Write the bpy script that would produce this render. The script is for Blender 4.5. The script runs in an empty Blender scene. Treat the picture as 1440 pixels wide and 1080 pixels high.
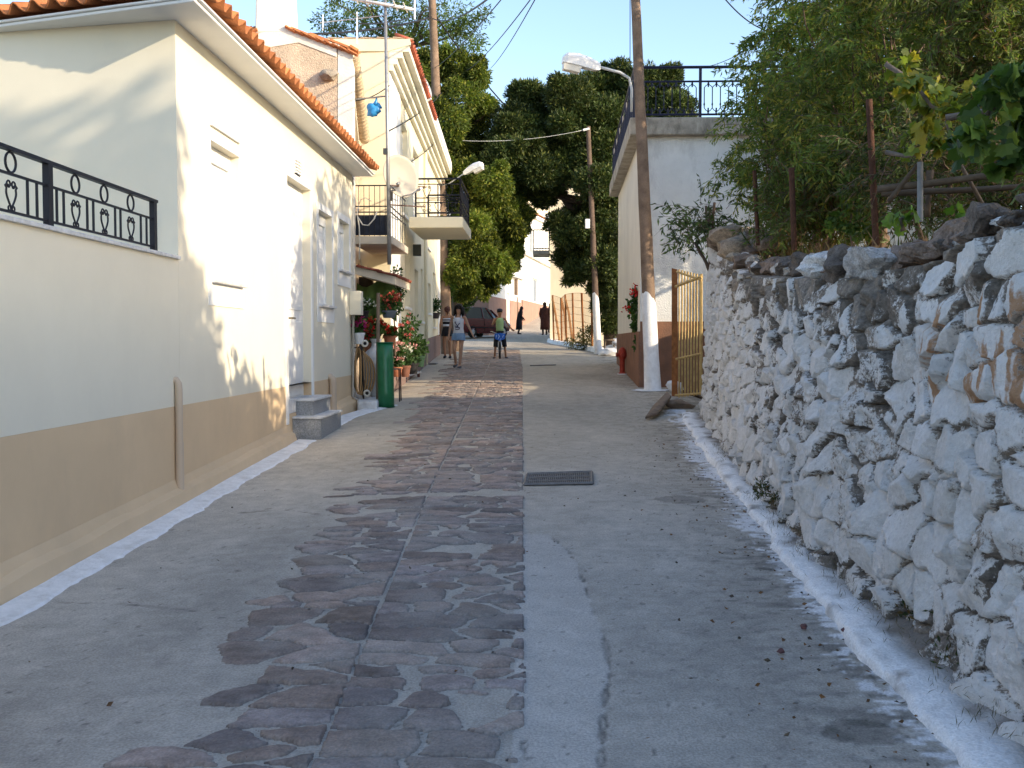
import bpy, bmesh, math, random
import numpy as np
from mathutils import Vector, Matrix, noise as mnoise
random.seed(7); RNG = np.random.default_rng(11)
sc = bpy.context.scene; COL = sc.collection
PI = math.pi; R = math.radians

# ---------------------------------------------------------------- camera
FPX = 1413.0
PITCH = math.atan(60/FPX); YAW = math.atan(40/FPX); EYE = 1.55
cam_d = bpy.data.cameras.new('camera'); cam = bpy.data.objects.new('camera', cam_d); COL.objects.link(cam)
cam_d.sensor_width = 36; cam_d.lens = FPX/1440*36; cam_d.clip_start = .05; cam_d.clip_end = 2000
cam.location = (0, 0, EYE); cam.rotation_euler = (PI/2-PITCH, 0, YAW)
sc.camera = cam
# ---------------------------------------------------------------- sky, sun, exposure
SUN_AZ, SUN_EL = R(62), R(18)        # azimuth measured from straight behind the viewer towards the right
w = bpy.data.worlds.new('World'); sc.world = w; w.use_nodes = True
wn = w.node_tree; bg = wn.nodes['Background']; bg.inputs['Strength'].default_value = .15
sky = wn.nodes.new('ShaderNodeTexSky'); sky.sky_type = 'NISHITA'; sky.sun_disc = False
sky.sun_elevation = SUN_EL; sky.sun_rotation = PI-SUN_AZ; sky.air_density = 1.0; sky.dust_density = 1.0; sky.ozone_density = 1.1
tn = wn.nodes.new('ShaderNodeVectorMath'); tn.operation = 'MULTIPLY'; tn.inputs[1].default_value = (.95, .955, 1.0)
wn.links.new(sky.outputs[0], tn.inputs[0]); wn.links.new(tn.outputs[0], bg.inputs[0])
sd = bpy.data.lights.new('sun', 'SUN'); sd.energy = 2.4; sd.angle = R(.5); sd.color = (1, .83, .6)
so = bpy.data.objects.new('sun', sd); COL.objects.link(so)
TOSUN = Vector((math.sin(SUN_AZ)*math.cos(SUN_EL), -math.cos(SUN_AZ)*math.cos(SUN_EL), math.sin(SUN_EL)))
so.rotation_euler = TOSUN.to_track_quat('Z', 'Y').to_euler(); so.location = (10, -10, 20)
sc.view_settings.view_transform = 'Standard'; sc.view_settings.look = 'None'
sc.view_settings.exposure = 1.38; sc.view_settings.gamma = 1

# ---------------------------------------------------------------- measuring helpers: a ray through a photo pixel meets a plane
_F = Vector((-math.sin(YAW)*math.cos(PITCH), math.cos(YAW)*math.cos(PITCH), -math.sin(PITCH)))
_R = Vector((math.cos(YAW), math.sin(YAW), 0)); _U = _R.cross(_F)
def ray(px, py): return _F + _R*((px-720)/FPX) + _U*((540-py)/FPX)
def at(px, py, Y):
    d = ray(px, py); t = Y/d.y; return Vector((d.x*t, Y, EYE+d.z*t))
def atx(px, py, X):
    d = ray(px, py); t = X/d.x; return Vector((X, d.y*t, EYE+d.z*t))
GY = [-60, -30, 3.5, 30, 50, 57, 66, 76, 110, 160]; GZ = [-1.3, -.75, 0, .98, 1.72, 2.0, 2.75, 3.9, 6, 7]
def g(Y): return float(np.interp(Y, GY, GZ))
def gz(X, Y): return g(Y) - .035*max(0, min(3, -X-1.0))*(1 if Y < 22 else max(0, (30-Y)/8))
def ong(px, py):
    d = ray(px, py); lo, hi = .5, 120
    for _ in range(60):
        m = (lo+hi)/2; t = m/d.y
        if EYE+d.z*t > gz(d.x*t, m): lo = m
        else: hi = m
    t = lo/d.y; return Vector((d.x*t, lo, gz(d.x*t, lo)))
def poly_at(Y, pts): return np.interp(Y, [p[0] for p in pts], [p[1] for p in pts])
def onpts(l): return sorted([(p.y, p.x) for p in (ong(*q) for q in l)])

# ---------------------------------------------------------------- numpy value noise
def vnoise(x, y, seed=0):
    x = np.asarray(x, float); y = np.asarray(y, float)
    xi = np.floor(x).astype(np.int64); yi = np.floor(y).astype(np.int64); fx = x-xi; fy = y-yi
    fx = fx*fx*(3-2*fx); fy = fy*fy*(3-2*fy)
    def h(a, b):
        n = (a*374761393 + b*668265263 + seed*974711) & 0x7fffffff
        n = ((n ^ (n >> 13))*1274126177) & 0x7fffffff
        return ((n ^ (n >> 16)) & 0xffff)/65535.
    return (h(xi, yi)*(1-fx)+h(xi+1, yi)*fx)*(1-fy)+(h(xi, yi+1)*(1-fx)+h(xi+1, yi+1)*fx)*fy
def fbm(x, y, seed=0, o=4):
    s = 0; a = .5
    for i in range(o): s = s+a*vnoise(x*2**i, y*2**i, seed+i*17); a *= .5
    return s/(1-.5**o)
def sstep(x, a, b):
    t = np.clip((x-a)/(b-a), 0, 1); return t*t*(3-2*t)

# ---------------------------------------------------------------- materials
MATS = {}
def M(name, col, rough=.85, var=.12, sc_=3., bump=0., bsc=60., attr=False, metal=0., spec=.25, stain=None, stain_sc=1.2, stain_amt=.5, fine=0.):
    if name in MATS: return MATS[name]
    m = bpy.data.materials.new(name); m.use_nodes = True; nt = m.node_tree; N = nt.nodes; L = nt.links
    b = N['Principled BSDF']; b.inputs['Roughness'].default_value = rough; b.inputs['Metallic'].default_value = metal
    b.inputs['Specular IOR Level'].default_value = spec
    tc = N.new('ShaderNodeTexCoord')
    n1 = N.new('ShaderNodeTexNoise'); n1.inputs['Scale'].default_value = sc_; n1.inputs['Detail'].default_value = 6; n1.inputs['Roughness'].default_value = .62
    L.new(tc.outputs['Object'], n1.inputs['Vector'])
    mr = N.new('ShaderNodeMapRange'); mr.inputs[1].default_value = .3; mr.inputs[2].default_value = .7
    mr.inputs[3].default_value = 1-var; mr.inputs[4].default_value = 1+var; L.new(n1.outputs[0], mr.inputs[0])
    mul = N.new('ShaderNodeVectorMath'); mul.operation = 'SCALE'
    if attr:
        at_ = N.new('ShaderNodeAttribute'); at_.attribute_name = 'Col'; L.new(at_.outputs[0], mul.inputs[0])
    else: mul.inputs[0].default_value = col
    L.new(mr.outputs[0], mul.inputs['Scale']); out = mul.outputs[0]
    if fine:
        n3 = N.new('ShaderNodeTexNoise'); n3.inputs['Scale'].default_value = 90; n3.inputs['Detail'].default_value = 4; L.new(tc.outputs['Object'], n3.inputs['Vector'])
        m3 = N.new('ShaderNodeMapRange'); m3.inputs[1].default_value = .3; m3.inputs[2].default_value = .7; m3.inputs[3].default_value = 1-fine; m3.inputs[4].default_value = 1+fine
        L.new(n3.outputs[0], m3.inputs[0]); s3 = N.new('ShaderNodeVectorMath'); s3.operation = 'SCALE'; L.new(out, s3.inputs[0]); L.new(m3.outputs[0], s3.inputs['Scale']); out = s3.outputs[0]
    if stain:
        n2 = N.new('ShaderNodeTexNoise'); n2.inputs['Scale'].default_value = stain_sc; n2.inputs['Detail'].default_value = 8; n2.inputs['Roughness'].default_value = .7
        mp = N.new('ShaderNodeMapping'); mp.inputs['Scale'].default_value = (1, 1, .45); L.new(tc.outputs['Object'], mp.inputs[0]); L.new(mp.outputs[0], n2.inputs['Vector'])
        r2 = N.new('ShaderNodeMapRange'); r2.inputs[1].default_value = .5; r2.inputs[2].default_value = .72; r2.inputs[4].default_value = stain_amt; L.new(n2.outputs[0], r2.inputs[0])
        mx = N.new('ShaderNodeMix'); mx.data_type = 'RGBA'; L.new(r2.outputs[0], mx.inputs[0]); L.new(out, mx.inputs[6]); mx.inputs[7].default_value = (*stain, 1); out = mx.outputs[2]
    L.new(out, b.inputs['Base Color'])
    if bump:
        nb = N.new('ShaderNodeTexNoise'); nb.inputs['Scale'].default_value = bsc; nb.inputs['Detail'].default_value = 5; L.new(tc.outputs['Object'], nb.inputs['Vector'])
        bp = N.new('ShaderNodeBump'); bp.inputs['Strength'].default_value = bump; bp.inputs['Distance'].default_value = .02; L.new(nb.outputs[0], bp.inputs['Height']); L.new(bp.outputs[0], b.inputs['Normal'])
    MATS[name] = m; return m
def leaf_mat(name, trans=.35):
    if name in MATS: return MATS[name]
    m = bpy.data.materials.new(name); m.use_nodes = True; nt = m.node_tree; N = nt.nodes; L = nt.links
    b = N['Principled BSDF']; b.inputs['Roughness'].default_value = .55; b.inputs['Specular IOR Level'].default_value = .3
    a = N.new('ShaderNodeAttribute'); a.attribute_name = 'Col'; L.new(a.outputs[0], b.inputs['Base Color'])
    t = N.new('ShaderNodeBsdfTranslucent'); gm = N.new('ShaderNodeVectorMath'); gm.operation = 'MULTIPLY'; gm.inputs[1].default_value = (1.5, 1.6, .7)
    L.new(a.outputs[0], gm.inputs[0]); L.new(gm.outputs[0], t.inputs[0])
    mx = N.new('ShaderNodeMixShader'); mx.inputs[0].default_value = trans; L.new(b.outputs[0], mx.inputs[1]); L.new(t.outputs[0], mx.inputs[2])
    L.new(mx.outputs[0], N['Material Output'].inputs[0]); MATS[name] = m; return m

# ---------------------------------------------------------------- object helpers
def tag(o, label=None, cat=None, group=None, kind=None):
    if label: o['label'] = label
    if cat: o['category'] = cat
    if group: o['group'] = group
    if kind: o['kind'] = kind
    return o
def thing(name, loc, label, cat, group=None):
    o = bpy.data.objects.new(name, None); o.empty_display_size = .2; o.location = loc; COL.objects.link(o)
    return tag(o, label, cat, group)
def adopt(o, parent):
    if parent is not None:
        o.parent = parent
        if parent.type == 'EMPTY': o.matrix_parent_inverse = Matrix.Translation(-Vector(parent.location))
    return o
class MB:
    def __init__(s): s.v = []; s.f = []; s.c = []; s.col = None
    def face(s, idx): s.f.append(tuple(idx)); s.c.append(s.col)
    def add(s, vs): i = len(s.v); s.v += [tuple(v) for v in vs]; return i
    def quad(s, *p): i = s.add(p); s.face(range(i, i+len(p)))
    def hexa(s, p):       # 8 corners: bottom ring 0-3, top ring 4-7
        i = s.add(p)
        for q in ((3, 2, 1, 0), (4, 5, 6, 7), (0, 1, 5, 4), (1, 2, 6, 5), (2, 3, 7, 6), (3, 0, 4, 7)): s.face([i+k for k in q])
    def box(s, x0, x1, y0, y1, z0, z1):
        s.hexa([(x0, y0, z0), (x1, y0, z0), (x1, y1, z0), (x0, y1, z0), (x0, y0, z1), (x1, y0, z1), (x1, y1, z1), (x0, y1, z1)])
    def obox(s, P, d, n, s0, s1, t0, t1, z0, z1):   # box along a wall: s along it, t out of it
        def q(a, b, z): return (P[0]+d[0]*a+n[0]*b, P[1]+d[1]*a+n[1]*b, z)
        s.hexa([q(s0, t0, z0), q(s1, t0, z0), q(s1, t1, z0), q(s0, t1, z0), q(s0, t0, z1), q(s1, t0, z1), q(s1, t1, z1), q(s0, t1, z1)])
    def prism(s, poly, z0, z1):
        n = len(poly); i = s.add([(p[0], p[1], z0) for p in poly]+[(p[0], p[1], z1) for p in poly])
        s.face([i+k for k in reversed(range(n))]); s.face([i+n+k for k in range(n)])
        for k in range(n): s.face((i+k, i+(k+1) % n, i+n+(k+1) % n, i+n+k))
    def extr(s, pts, vec):      # polygon of 3-D points extruded along vec
        n = len(pts); v = Vector(vec); i = s.add(pts); s.add([Vector(p)+v for p in pts])
        s.face([i+k for k in range(n)]); s.face([i+n+k for k in reversed(range(n))])
        for k in range(n): s.face((i+k, i+n+k, i+n+(k+1) % n, i+(k+1) % n))
    def tube(s, pts, r, n=8, cap=True, flat=1.):
        pts = [Vector(p) for p in pts]; m = len(pts)
        if not hasattr(r, '__len__'): r = [r]*m
        i0 = len(s.v); a = None
        for k in range(m):
            t = (pts[min(k+1, m-1)]-pts[max(k-1, 0)]); t = t.normalized() if t.length > 1e-9 else Vector((0, 0, 1))
            if a is None:
                a = t.cross(Vector((0, 0, 1)) if abs(t.z) < .95 else Vector((1, 0, 0))).normalized()
            else:
                a = (a-t*a.dot(t)).normalized()
            b = t.cross(a)
            s.add([pts[k]+(a*math.cos(2*PI*j/n)+b*math.sin(2*PI*j/n)*flat)*r[k] for j in range(n)])
        for k in range(m-1):
            for j in range(n):
                s.face((i0+k*n+j, i0+k*n+(j+1) % n, i0+(k+1)*n+(j+1) % n, i0+(k+1)*n+j))
        if cap: s.face([i0+j for j in reversed(range(n))]); s.face([i0+(m-1)*n+j for j in range(n)])
    def rings(s, cs, n=12, rot=0, cap=True):     # horizontal ellipses (x, y, z, rx, ry)
        i0 = len(s.v); m = len(cs); ca, sa = math.cos(rot), math.sin(rot)
        for (x, y, z, rx, ry) in cs:
            for j in range(n):
                u, v = rx*math.cos(2*PI*j/n), ry*math.sin(2*PI*j/n); s.v.append((x+u*ca-v*sa, y+u*sa+v*ca, z))
        for k in range(m-1):
            for j in range(n): s.face((i0+k*n+j, i0+k*n+(j+1) % n, i0+(k+1)*n+(j+1) % n, i0+(k+1)*n+j))
        if cap: s.face([i0+j for j in reversed(range(n))]); s.face([i0+(m-1)*n+j for j in range(n)])
    def lathe(s, c, prof, n=20): s.rings([(c[0], c[1], c[2]+z, r, r) for r, z in prof], n)
    def torus(s, c, ax, Rr, r, n=24, m=8, a0=0, a1=2*PI):
        ax = Vector(ax).normalized(); u = ax.cross(Vector((0, 0, 1)) if abs(ax.z) < .95 else Vector((1, 0, 0))).normalized(); v = ax.cross(u)
        s.tube([Vector(c)+(u*math.cos(a0+(a1-a0)*k/n)+v*math.sin(a0+(a1-a0)*k/n))*Rr for k in range(n+1)], r, m)
    def blob(s, c, r, sub=2, amp=.12, seed=0, fl=0):
        bm = bmesh.new(); bmesh.ops.create_icosphere(bm, subdivisions=sub, radius=1); rr = random.Random(seed)
        off = Vector((rr.uniform(0, 99), rr.uniform(0, 99), rr.uniform(0, 99)))
        planes = [(Vector((rr.gauss(0, 1), rr.gauss(0, 1), rr.gauss(0, 1))).normalized(), rr.uniform(.5, .85)) for _ in range(fl)]
        for v in bm.verts:
            p = v.co.copy()
            for nn, d in planes:
                e = p.dot(nn)-d
                if e > 0: p -= nn*e*.92
            p *= 1+amp*mnoise.noise(v.co*1.7+off)+amp*.4*mnoise.noise(v.co*4.5+off)
            v.co = (c[0]+p.x*r[0], c[1]+p.y*r[1], c[2]+p.z*r[2])
        i = s.add([v.co for v in bm.verts])
        for f in bm.faces: s.face([i+v.index for v in f.verts])
        bm.free()
    def build(s, name, mat, parent=None, smooth=False, bevel=0, solid=0, sub=0):
        me = bpy.data.meshes.new(name); me.from_pydata(s.v, [], s.f); me.update()
        bm = bmesh.new(); bm.from_mesh(me); bmesh.ops.recalc_face_normals(bm, faces=bm.faces); bm.to_mesh(me); bm.free()
        if any(c is not None for c in s.c):
            a = me.attributes.new('Col', 'FLOAT_COLOR', 'FACE')
            arr = np.ones((len(me.polygons), 4), np.float32)
            arr[:, :3] = [c if c is not None else (.5, .5, .5) for c in s.c]; a.data.foreach_set('color', arr.ravel())
        if smooth:
            me.polygons.foreach_set('use_smooth', [True]*len(me.polygons))
            if smooth != True: me.set_sharp_from_angle(angle=R(smooth))
        me.materials.append(mat); o = bpy.data.objects.new(name, me); COL.objects.link(o)
        if solid:
            md = o.modifiers.new('solid', 'SOLIDIFY'); md.thickness = solid; md.offset = 0
        if bevel:
            md = o.modifiers.new('bevel', 'BEVEL'); md.width = bevel; md.segments = 2; md.limit_method = 'ANGLE'
        if sub:
            md = o.modifiers.new('sub', 'SUBSURF'); md.levels = md.render_levels = sub
        return adopt(o, parent)
def np_mesh(name, V, F, mat, parent=None, col=None, dom='POINT', smooth=True):
    V = np.asarray(V, np.float32); F = np.asarray(F, np.int32); me = bpy.data.meshes.new(name); k = F.shape[1]
    me.vertices.add(len(V)); me.vertices.foreach_set('co', V.ravel()); me.loops.add(F.size); me.loops.foreach_set('vertex_index', F.ravel())
    me.polygons.add(len(F)); me.polygons.foreach_set('loop_start', np.arange(len(F), dtype=np.int32)*k)
    me.polygons.foreach_set('use_smooth', np.full(len(F), bool(smooth))); me.update(calc_edges=True)
    if col is not None:
        a = me.attributes.new('Col', 'FLOAT_COLOR', dom); c = np.ones((len(col), 4), np.float32); c[:, :3] = col; a.data.foreach_set('color', c.ravel())
    me.validate(); me.materials.append(mat); o = bpy.data.objects.new(name, me); COL.objects.link(o); return adopt(o, parent)
def grid_faces(nr, nc, flip=False):
    i = np.arange(nr-1)[:, None]*nc+np.arange(nc-1)[None, :]; i = i.ravel()
    f = np.stack([i, i+1, i+nc+1, i+nc], 1); return f[:, ::-1] if flip else f
def facade(mb, P, d, n, L, z0, z1, holes, dep):
    """Front skin of a wall with openings (s0, s1, z0, z1) and their reveals."""
    def q(a, b, z): return (P[0]+d[0]*a+n[0]*b, P[1]+d[1]*a+n[1]*b, z)
    S = sorted({0, L, *[h[0] for h in holes], *[h[1] for h in holes]}); Z = sorted({z0, z1, *[h[2] for h in holes], *[h[3] for h in holes]})
    for a, b in zip(S, S[1:]):
        for c, e in zip(Z, Z[1:]):
            if any(h[0] <= (a+b)/2 <= h[1] and h[2] <= (c+e)/2 <= h[3] for h in holes): continue
            mb.quad(q(a, 0, c), q(b, 0, c), q(b, 0, e), q(a, 0, e))
    for (a, b, c, e) in holes:
        for u, v in (((a, c), (b, c)), ((b, c), (b, e)), ((b, e), (a, e)), ((a, e), (a, c))):
            mb.quad(q(u[0], 0, u[1]), q(v[0], 0, v[1]), q(v[0], -dep, v[1]), q(u[0], -dep, u[1]))
def tile_slope(mb, E, u, v, L, D, in0=0., in1=0., period=.21, amp=.05, course=.36, col=None):
    """Barrel tiles: corrugated courses along the eave u, rising along v; in0 / in1 = hip inset per metre up the slope."""
    E, u, v = Vector(E), Vector(u).normalized(), Vector(v).normalized(); nr = u.cross(v)
    if nr.z < 0: nr = -nr
    ks = 8; ncol = int(L/period*ks); nrow = int(math.ceil(D/course))
    for r in range(nrow):
        t0, t1 = r*course-.03*(r > 0), min(D, (r+1)*course)
        base = None
        for c in range(ncol+1):
            s = c*period/ks
            h = amp*math.sin(2*PI*s/period); h = h if h > 0 else h*.75
            jj = .012*mnoise.noise((int(s/period), r*3.3, 1.7))
            ok = s >= in0*(t0+t1)/2 and s <= L-in1*(t0+t1)/2
            i = mb.add([E+u*s+v*(t0+jj)+nr*(h+.035+jj), E+u*s+v*t1+nr*(h+.005)])
            if c % ks == 0:
                q = random.uniform(.75, 1.2); mb.col = tuple(k*q for k in col) if col else None
            if base is not None and ok: mb.face((base, i, i+1, base+1))
            base = i
    mb.col = None
def leaves(name, pos, axis, size, wr, cols, mat, parent, sizevar=.35, shape='diamond', fold=0.):
    n = len(pos); pos = np.asarray(pos); axis = np.asarray(axis); axis = axis/np.linalg.norm(axis, axis=1, keepdims=True)
    r = RNG.normal(size=(n, 3)); b = np.cross(axis, r); b /= np.linalg.norm(b, axis=1, keepdims=True)+1e-9
    s = size*(1+sizevar*RNG.uniform(-1, 1, n))[:, None]
    if shape == 'diamond':
        nn = np.cross(axis, b); V = np.stack([pos, pos+axis*s*.45+b*s*wr*.5, pos+axis*s+nn*s*fold, pos+axis*s*.45-b*s*wr*.5], 1); k = 4
    else:               # lobed vine leaf
        nn = np.cross(axis, b); pts = [(0, 0), (-.1, .28), (.22, .55), (.42, .34), (.72, .42), (.78, .16), (1.0, 0), (.78, -.16), (.72, -.42), (.42, -.34), (.22, -.55), (-.1, -.28)]; k = len(pts)
        V = np.stack([pos+axis*s*p[0]+b*s*p[1]+nn*s*(.25*abs(p[1])-.12*p[0]**2) for p in pts], 1)
    return np_mesh(name, V.reshape(-1, 3), np.arange(n*k).reshape(n, k), mat, parent, cols, 'FACE', False)
def clump_points(cl, n, fill=.45, droop=0.):
    """n points per clump (cx,cy,cz,rx,ry,rz), shell-biased; returns points, outward axes, clump ids"""
    P, A, I = [], [], []; rm = sum(c[3] for c in cl)/len(cl)
    for i, c in enumerate(cl):
        m = max(6, int(n*random.uniform(.7, 1.3)*min(3, (c[3]/rm)**2))); d = RNG.normal(size=(m, 3)); d /= np.linalg.norm(d, axis=1, keepdims=True)
        rad = (fill+(1.08-fill)*RNG.random(m)**.7)[:, None]
        lump = .72+.56*vnoise(d[:, 0]*2.3+i*7.1, d[:, 1]*2.3+d[:, 2]*1.9, 5)[:, None]
        P.append(np.array(c[:3])+d*rad*lump*np.array(c[3:6])); ax = d+RNG.normal(size=(m, 3))*.7; ax[:, 2] -= droop; A.append(ax); I.append(np.full(m, i))
    return np.concatenate(P), np.concatenate(A), np.concatenate(I)
def tint(n, base, var, ids=None, idvar=.2, alt=None, altp=.0):
    c = np.array(base)[None]*(1+var*RNG.uniform(-1, 1, (n, 1)))
    if ids is not None:
        k = 1+idvar*RNG.uniform(-1, 1, ids.max()+1); c = c*k[ids][:, None]
    if alt is not None:
        m = RNG.random(n) < altp; c[m] = np.array(alt)*(1+var*RNG.uniform(-1, 1, (m.sum(), 1)))
    return np.clip(c, .003, 1)
def limb(mb, a, b, r0, r1, wob=.12, n=6, sag=0.):
    a, b = Vector(a), Vector(b); L = (b-a).length; o = Vector((random.uniform(0, 50), random.uniform(0, 50), 0)); pts = []
    for k in range(n+1):
        t = k/n; w_ = math.sin(PI*t)*wob*L
        pts.append(a.lerp(b, t)+Vector((mnoise.noise(o+Vector((t*2, 0, 0))), mnoise.noise(o+Vector((t*2, 9, 0))), mnoise.noise(o+Vector((t*2, 0, 9)))+sag))*w_)
    mb.tube(pts, [r0+(r1-r0)*k/n for k in range(n+1)], 7); return pts
def rail_bar(mb, a, b, r): mb.tube([a, b], r, 6)
# ================================================================ SETTING
KO = [(950, 572), (965, 600), (1000, 655), (1060, 730), (1100, 790), (1160, 860), (1210, 930), (1290, 1010), (1350, 1080)]
KI = [(985, 587), (1003, 612), (1040, 664), (1080, 716), (1130, 775), (1190, 822), (1270, 892), (1350, 975), (1440, 1055)]
kerb_o = onpts(KO); wall_b = onpts(KI)
kerb_o = [(-9, kerb_o[0][1]-.05)]+kerb_o; wall_b = [(-9, wall_b[0][1]-.05)]+wall_b
cob_r = [(-2, -.02), (3.7, -.055), (26, -.46), (40, -.85)]
cob_l = onpts([(140, 1075), (250, 1030), (290, 915), (335, 875), (395, 800), (440, 740), (520, 672), (600, 560), (640, 510)]); cob_l = [(-2, -1.45)]+cob_l+[(40, -2.6)]
cob_c = onpts([(460, 1030), (540, 840), (600, 700), (680, 530)]); cob_c = [(-2, -.8)]+cob_c+[(40, -1.7)]
# road: one finely gridded sheet; its Col attribute carries concrete tone, the smooth patch, dirt, cracks and whitewash splashes
Ys = np.concatenate([np.arange(-9, 2, .3), 2+np.cumsum(np.concatenate([np.full(250, .02), np.full(160, .04), np.full(120, .1), np.full(60, .25)]))]); Ys = Ys[Ys < 50]
Ys = np.concatenate([Ys, np.arange(50.5, 100, 1.0)])
Ts = np.linspace(0, 1, 420)
def road_l(Y): return np.interp(Y, [-9, 8, 17, 18.5, 20, 30, 40, 52, 57, 66, 76, 100], [-3.0, -3.0, -3.0, -4.2, -4.2, -4.2, -5, -6, -3.9, -2.1, -1, .5])
def road_r(Y): return np.interp(Y, [-9, 14, 16, 20, 24, 30, 34, 41, 50, 57, 66, 76, 100], [2.6, 2.7, 3.0, 2.6, 2.6, 4.0, 3.2, .8, .8, .8, 1.5, 2.5, 5])
YY, TT = np.meshgrid(Ys, Ts, indexing='ij'); XX = road_l(YY)*(1-TT)+road_r(YY)*TT
def RZ(X, Y): return np.interp(Y, GY, GZ)-.035*np.clip(-X-1, 0, 3)*np.clip((30-Y)/8, 0, 1)+.02*(fbm(X*.7, Y*.5, 3)-.5)
ZZ = RZ(XX, YY)+.004*(fbm(XX*9, YY*9, 8)-.5)
base = np.array([.43, .40, .355])
tone = .72+.52*fbm(XX*1.1, YY*.55, 21)+.28*(fbm(XX*16, YY*16, 22)-.5)+.08*(fbm(XX*3, YY*40, 27)-.5)
C = base*tone[..., None]
warm = sstep(YY, 6, 16)[..., None]; C = C*(1-warm*(1-np.array([1.08, 1.02, .92])))
def dist_poly(px):
    pts = [ong(*p) for p in px]; d = np.full(XX.shape, 9.)
    for a, b in zip(pts, pts[1:]):
        ex, ey = b.x-a.x, b.y-a.y; t = np.clip(((XX-a.x)*ex+(YY-a.y)*ey)/(ex*ex+ey*ey), 0, 1)
        d = np.minimum(d, np.hypot(XX-a.x-t*ex, YY-a.y-t*ey))
    return d
jag = (fbm(XX*9, YY*9, 31)-.5)*.09
crack_px = [(775, 755), (800, 775), (820, 815), (830, 850), (850, 900), (858, 940), (850, 990), (845, 1078)]
cr = onpts(crack_px); lim = np.interp(YY, [p[0] for p in cr], [p[1] for p in cr])
patch = (XX > np.interp(YY, [p[0] for p in cob_r], [p[1] for p in cob_r])-.05) & (XX < lim+jag*.5) & (YY < cr[-1][0]+.1)
C[patch] = np.array([.48, .455, .42])*(.9+.2*fbm(XX*2, YY*2, 33))[patch][..., None]
def crack(px, wd, dark=.35, j=1.):
    dd = np.abs(dist_poly(px)+jag*j*.6); m = np.clip(1-dd/wd, 0, 1)*sstep(fbm(XX*5, YY*5, 41), .28, .5); C[...] *= (1-(1-dark)*m)[..., None]; ZZ[...] -= m*.006
crack(crack_px, .012, .4); crack([(0, 845), (170, 850), (300, 862)], .02); crack([(340, 720), (400, 716), (450, 723)], .025)
crack([(1100, 590), (900, 600)], .015, .6); crack([(735, 1078), (738, 1000)], .01)
# dirt and leaf litter towards the wall, damp spot, whitewash splashed off the kerb
dk = XX-np.interp(YY, [p[0] for p in kerb_o], [p[1] for p in kerb_o])
lit = sstep(dk, -.7, -.05)*sstep(fbm(XX*7, YY*16, 51, 5), .5, .66); C *= (1-.42*lit)[..., None]; C *= (1-.25*sstep(fbm(XX*24, YY*30, 52, 3), .6, .75)*sstep(dk, -1.6, 0))[..., None]
wash = fbm(XX*16, YY*30, 61, 5)*.75+.42*sstep(dk, -.30, -.0)+.3*sstep(fbm(XX*.9, YY*.9, 63), .42, .65)*sstep(dk, -.6, -.12)
wash = (sstep(wash, .68, .84)*(dk < .12)*(YY < 16))[..., None]; C = C*(1-wash)+np.array([.74, .74, .75])*(.85+.25*fbm(XX*20, YY*20, 66))[..., None]*wash
for (p, r0) in (((960, 703), .17), ((1212, 1030), .12), ((1090, 796), .1)):
    q = ong(*p); m = np.hypot((XX-q.x)/1.3, YY-q.y)+jag < r0; C[m] *= .68
spk = (fbm(XX*28, YY*28, 71, 2) > .86) & (YY < 12); C[spk] *= .55
# the worn strip beside the green roll is a little lighter
C *= 1+.16*sstep(-XX, 1.9, 2.6)[..., None]*sstep(YY, 7, 12)[..., None]
road_m = M('road_concrete', (1, 1, 1), .9, .12, 5, .5, 110, attr=True, fine=.22)
o = np_mesh('road', np.stack([XX, YY, ZZ], -1).reshape(-1, 3), grid_faces(len(Ys), len(Ts)), road_m, None, C.reshape(-1, 3)); tag(o, kind='structure', label='worn grey concrete road climbing between the houses')
# ground sheet to the horizon
gy = [-400, -60, -30, 3.5, 30, 50, 57, 66, 76, 110, 160, 500]; V = []; F = []
for y in gy:
    for x in (-400, -60, -10, -3, 3, 10, 60, 400): V.append((x, y, g(y)-.12))
o = np_mesh('ground', V, grid_faces(len(gy), 8), M('dry_soil', (.2, .16, .11), .95, .3, .8, .4, 20), None); tag(o, kind='structure')

# cobbles: split stones as one raised sheet, cell edges left as mortar; the parts between lie below the concrete
yc = np.concatenate([np.arange(2.3, 9.5, .0115), np.arange(9.5, 16, .018), np.arange(16, 37, .035)]); tc_ = np.linspace(-.14, 1.03, 170)
cl_, cr_ = poly_at(yc, cob_l), poly_at(yc, cob_r); KX = cl_[:, None]+(cr_-cl_)[:, None]*tc_[None]; KY = np.repeat(yc[:, None], len(tc_), 1)
KC = poly_at(yc, cob_c)[:, None]; rk_ = random.Random(17); pts = []; y = 2.0
for lane in (0, 1):
    y = 2.0
    while y < 37.5:
        h = rk_.choice([.11, .14, .17, .22, .27])*(1.15 if y < 7 else .95); x0, x1 = (float(poly_at(y, cob_l))-.25, float(poly_at(y, cob_c))) if lane == 0 else (float(poly_at(y, cob_c)), float(poly_at(y, cob_r))+.12)
        x = x0
        while x < x1: wd = rk_.choice([.17, .24, .32, .42, .5]); pts.append((min(x+wd/2, x1-.05)+rk_.uniform(-.05, .05), y+h/2+rk_.uniform(-.06, .06), lane, wd*.12+h*.25)); x += wd
        y += h*.93
pts = np.array(pts); kx = KX+.05*(fbm(KX*6, KY*6, 201)-.5)*2; ky = KY+.05*(fbm(KX*6, KY*6, 203)-.5)*2
LN = (KX > KC).astype(int); cid = np.zeros(KX.shape, int); ced = np.zeros(KX.shape); cdx = np.zeros(KX.shape); cdy = np.zeros(KX.shape)
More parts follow.
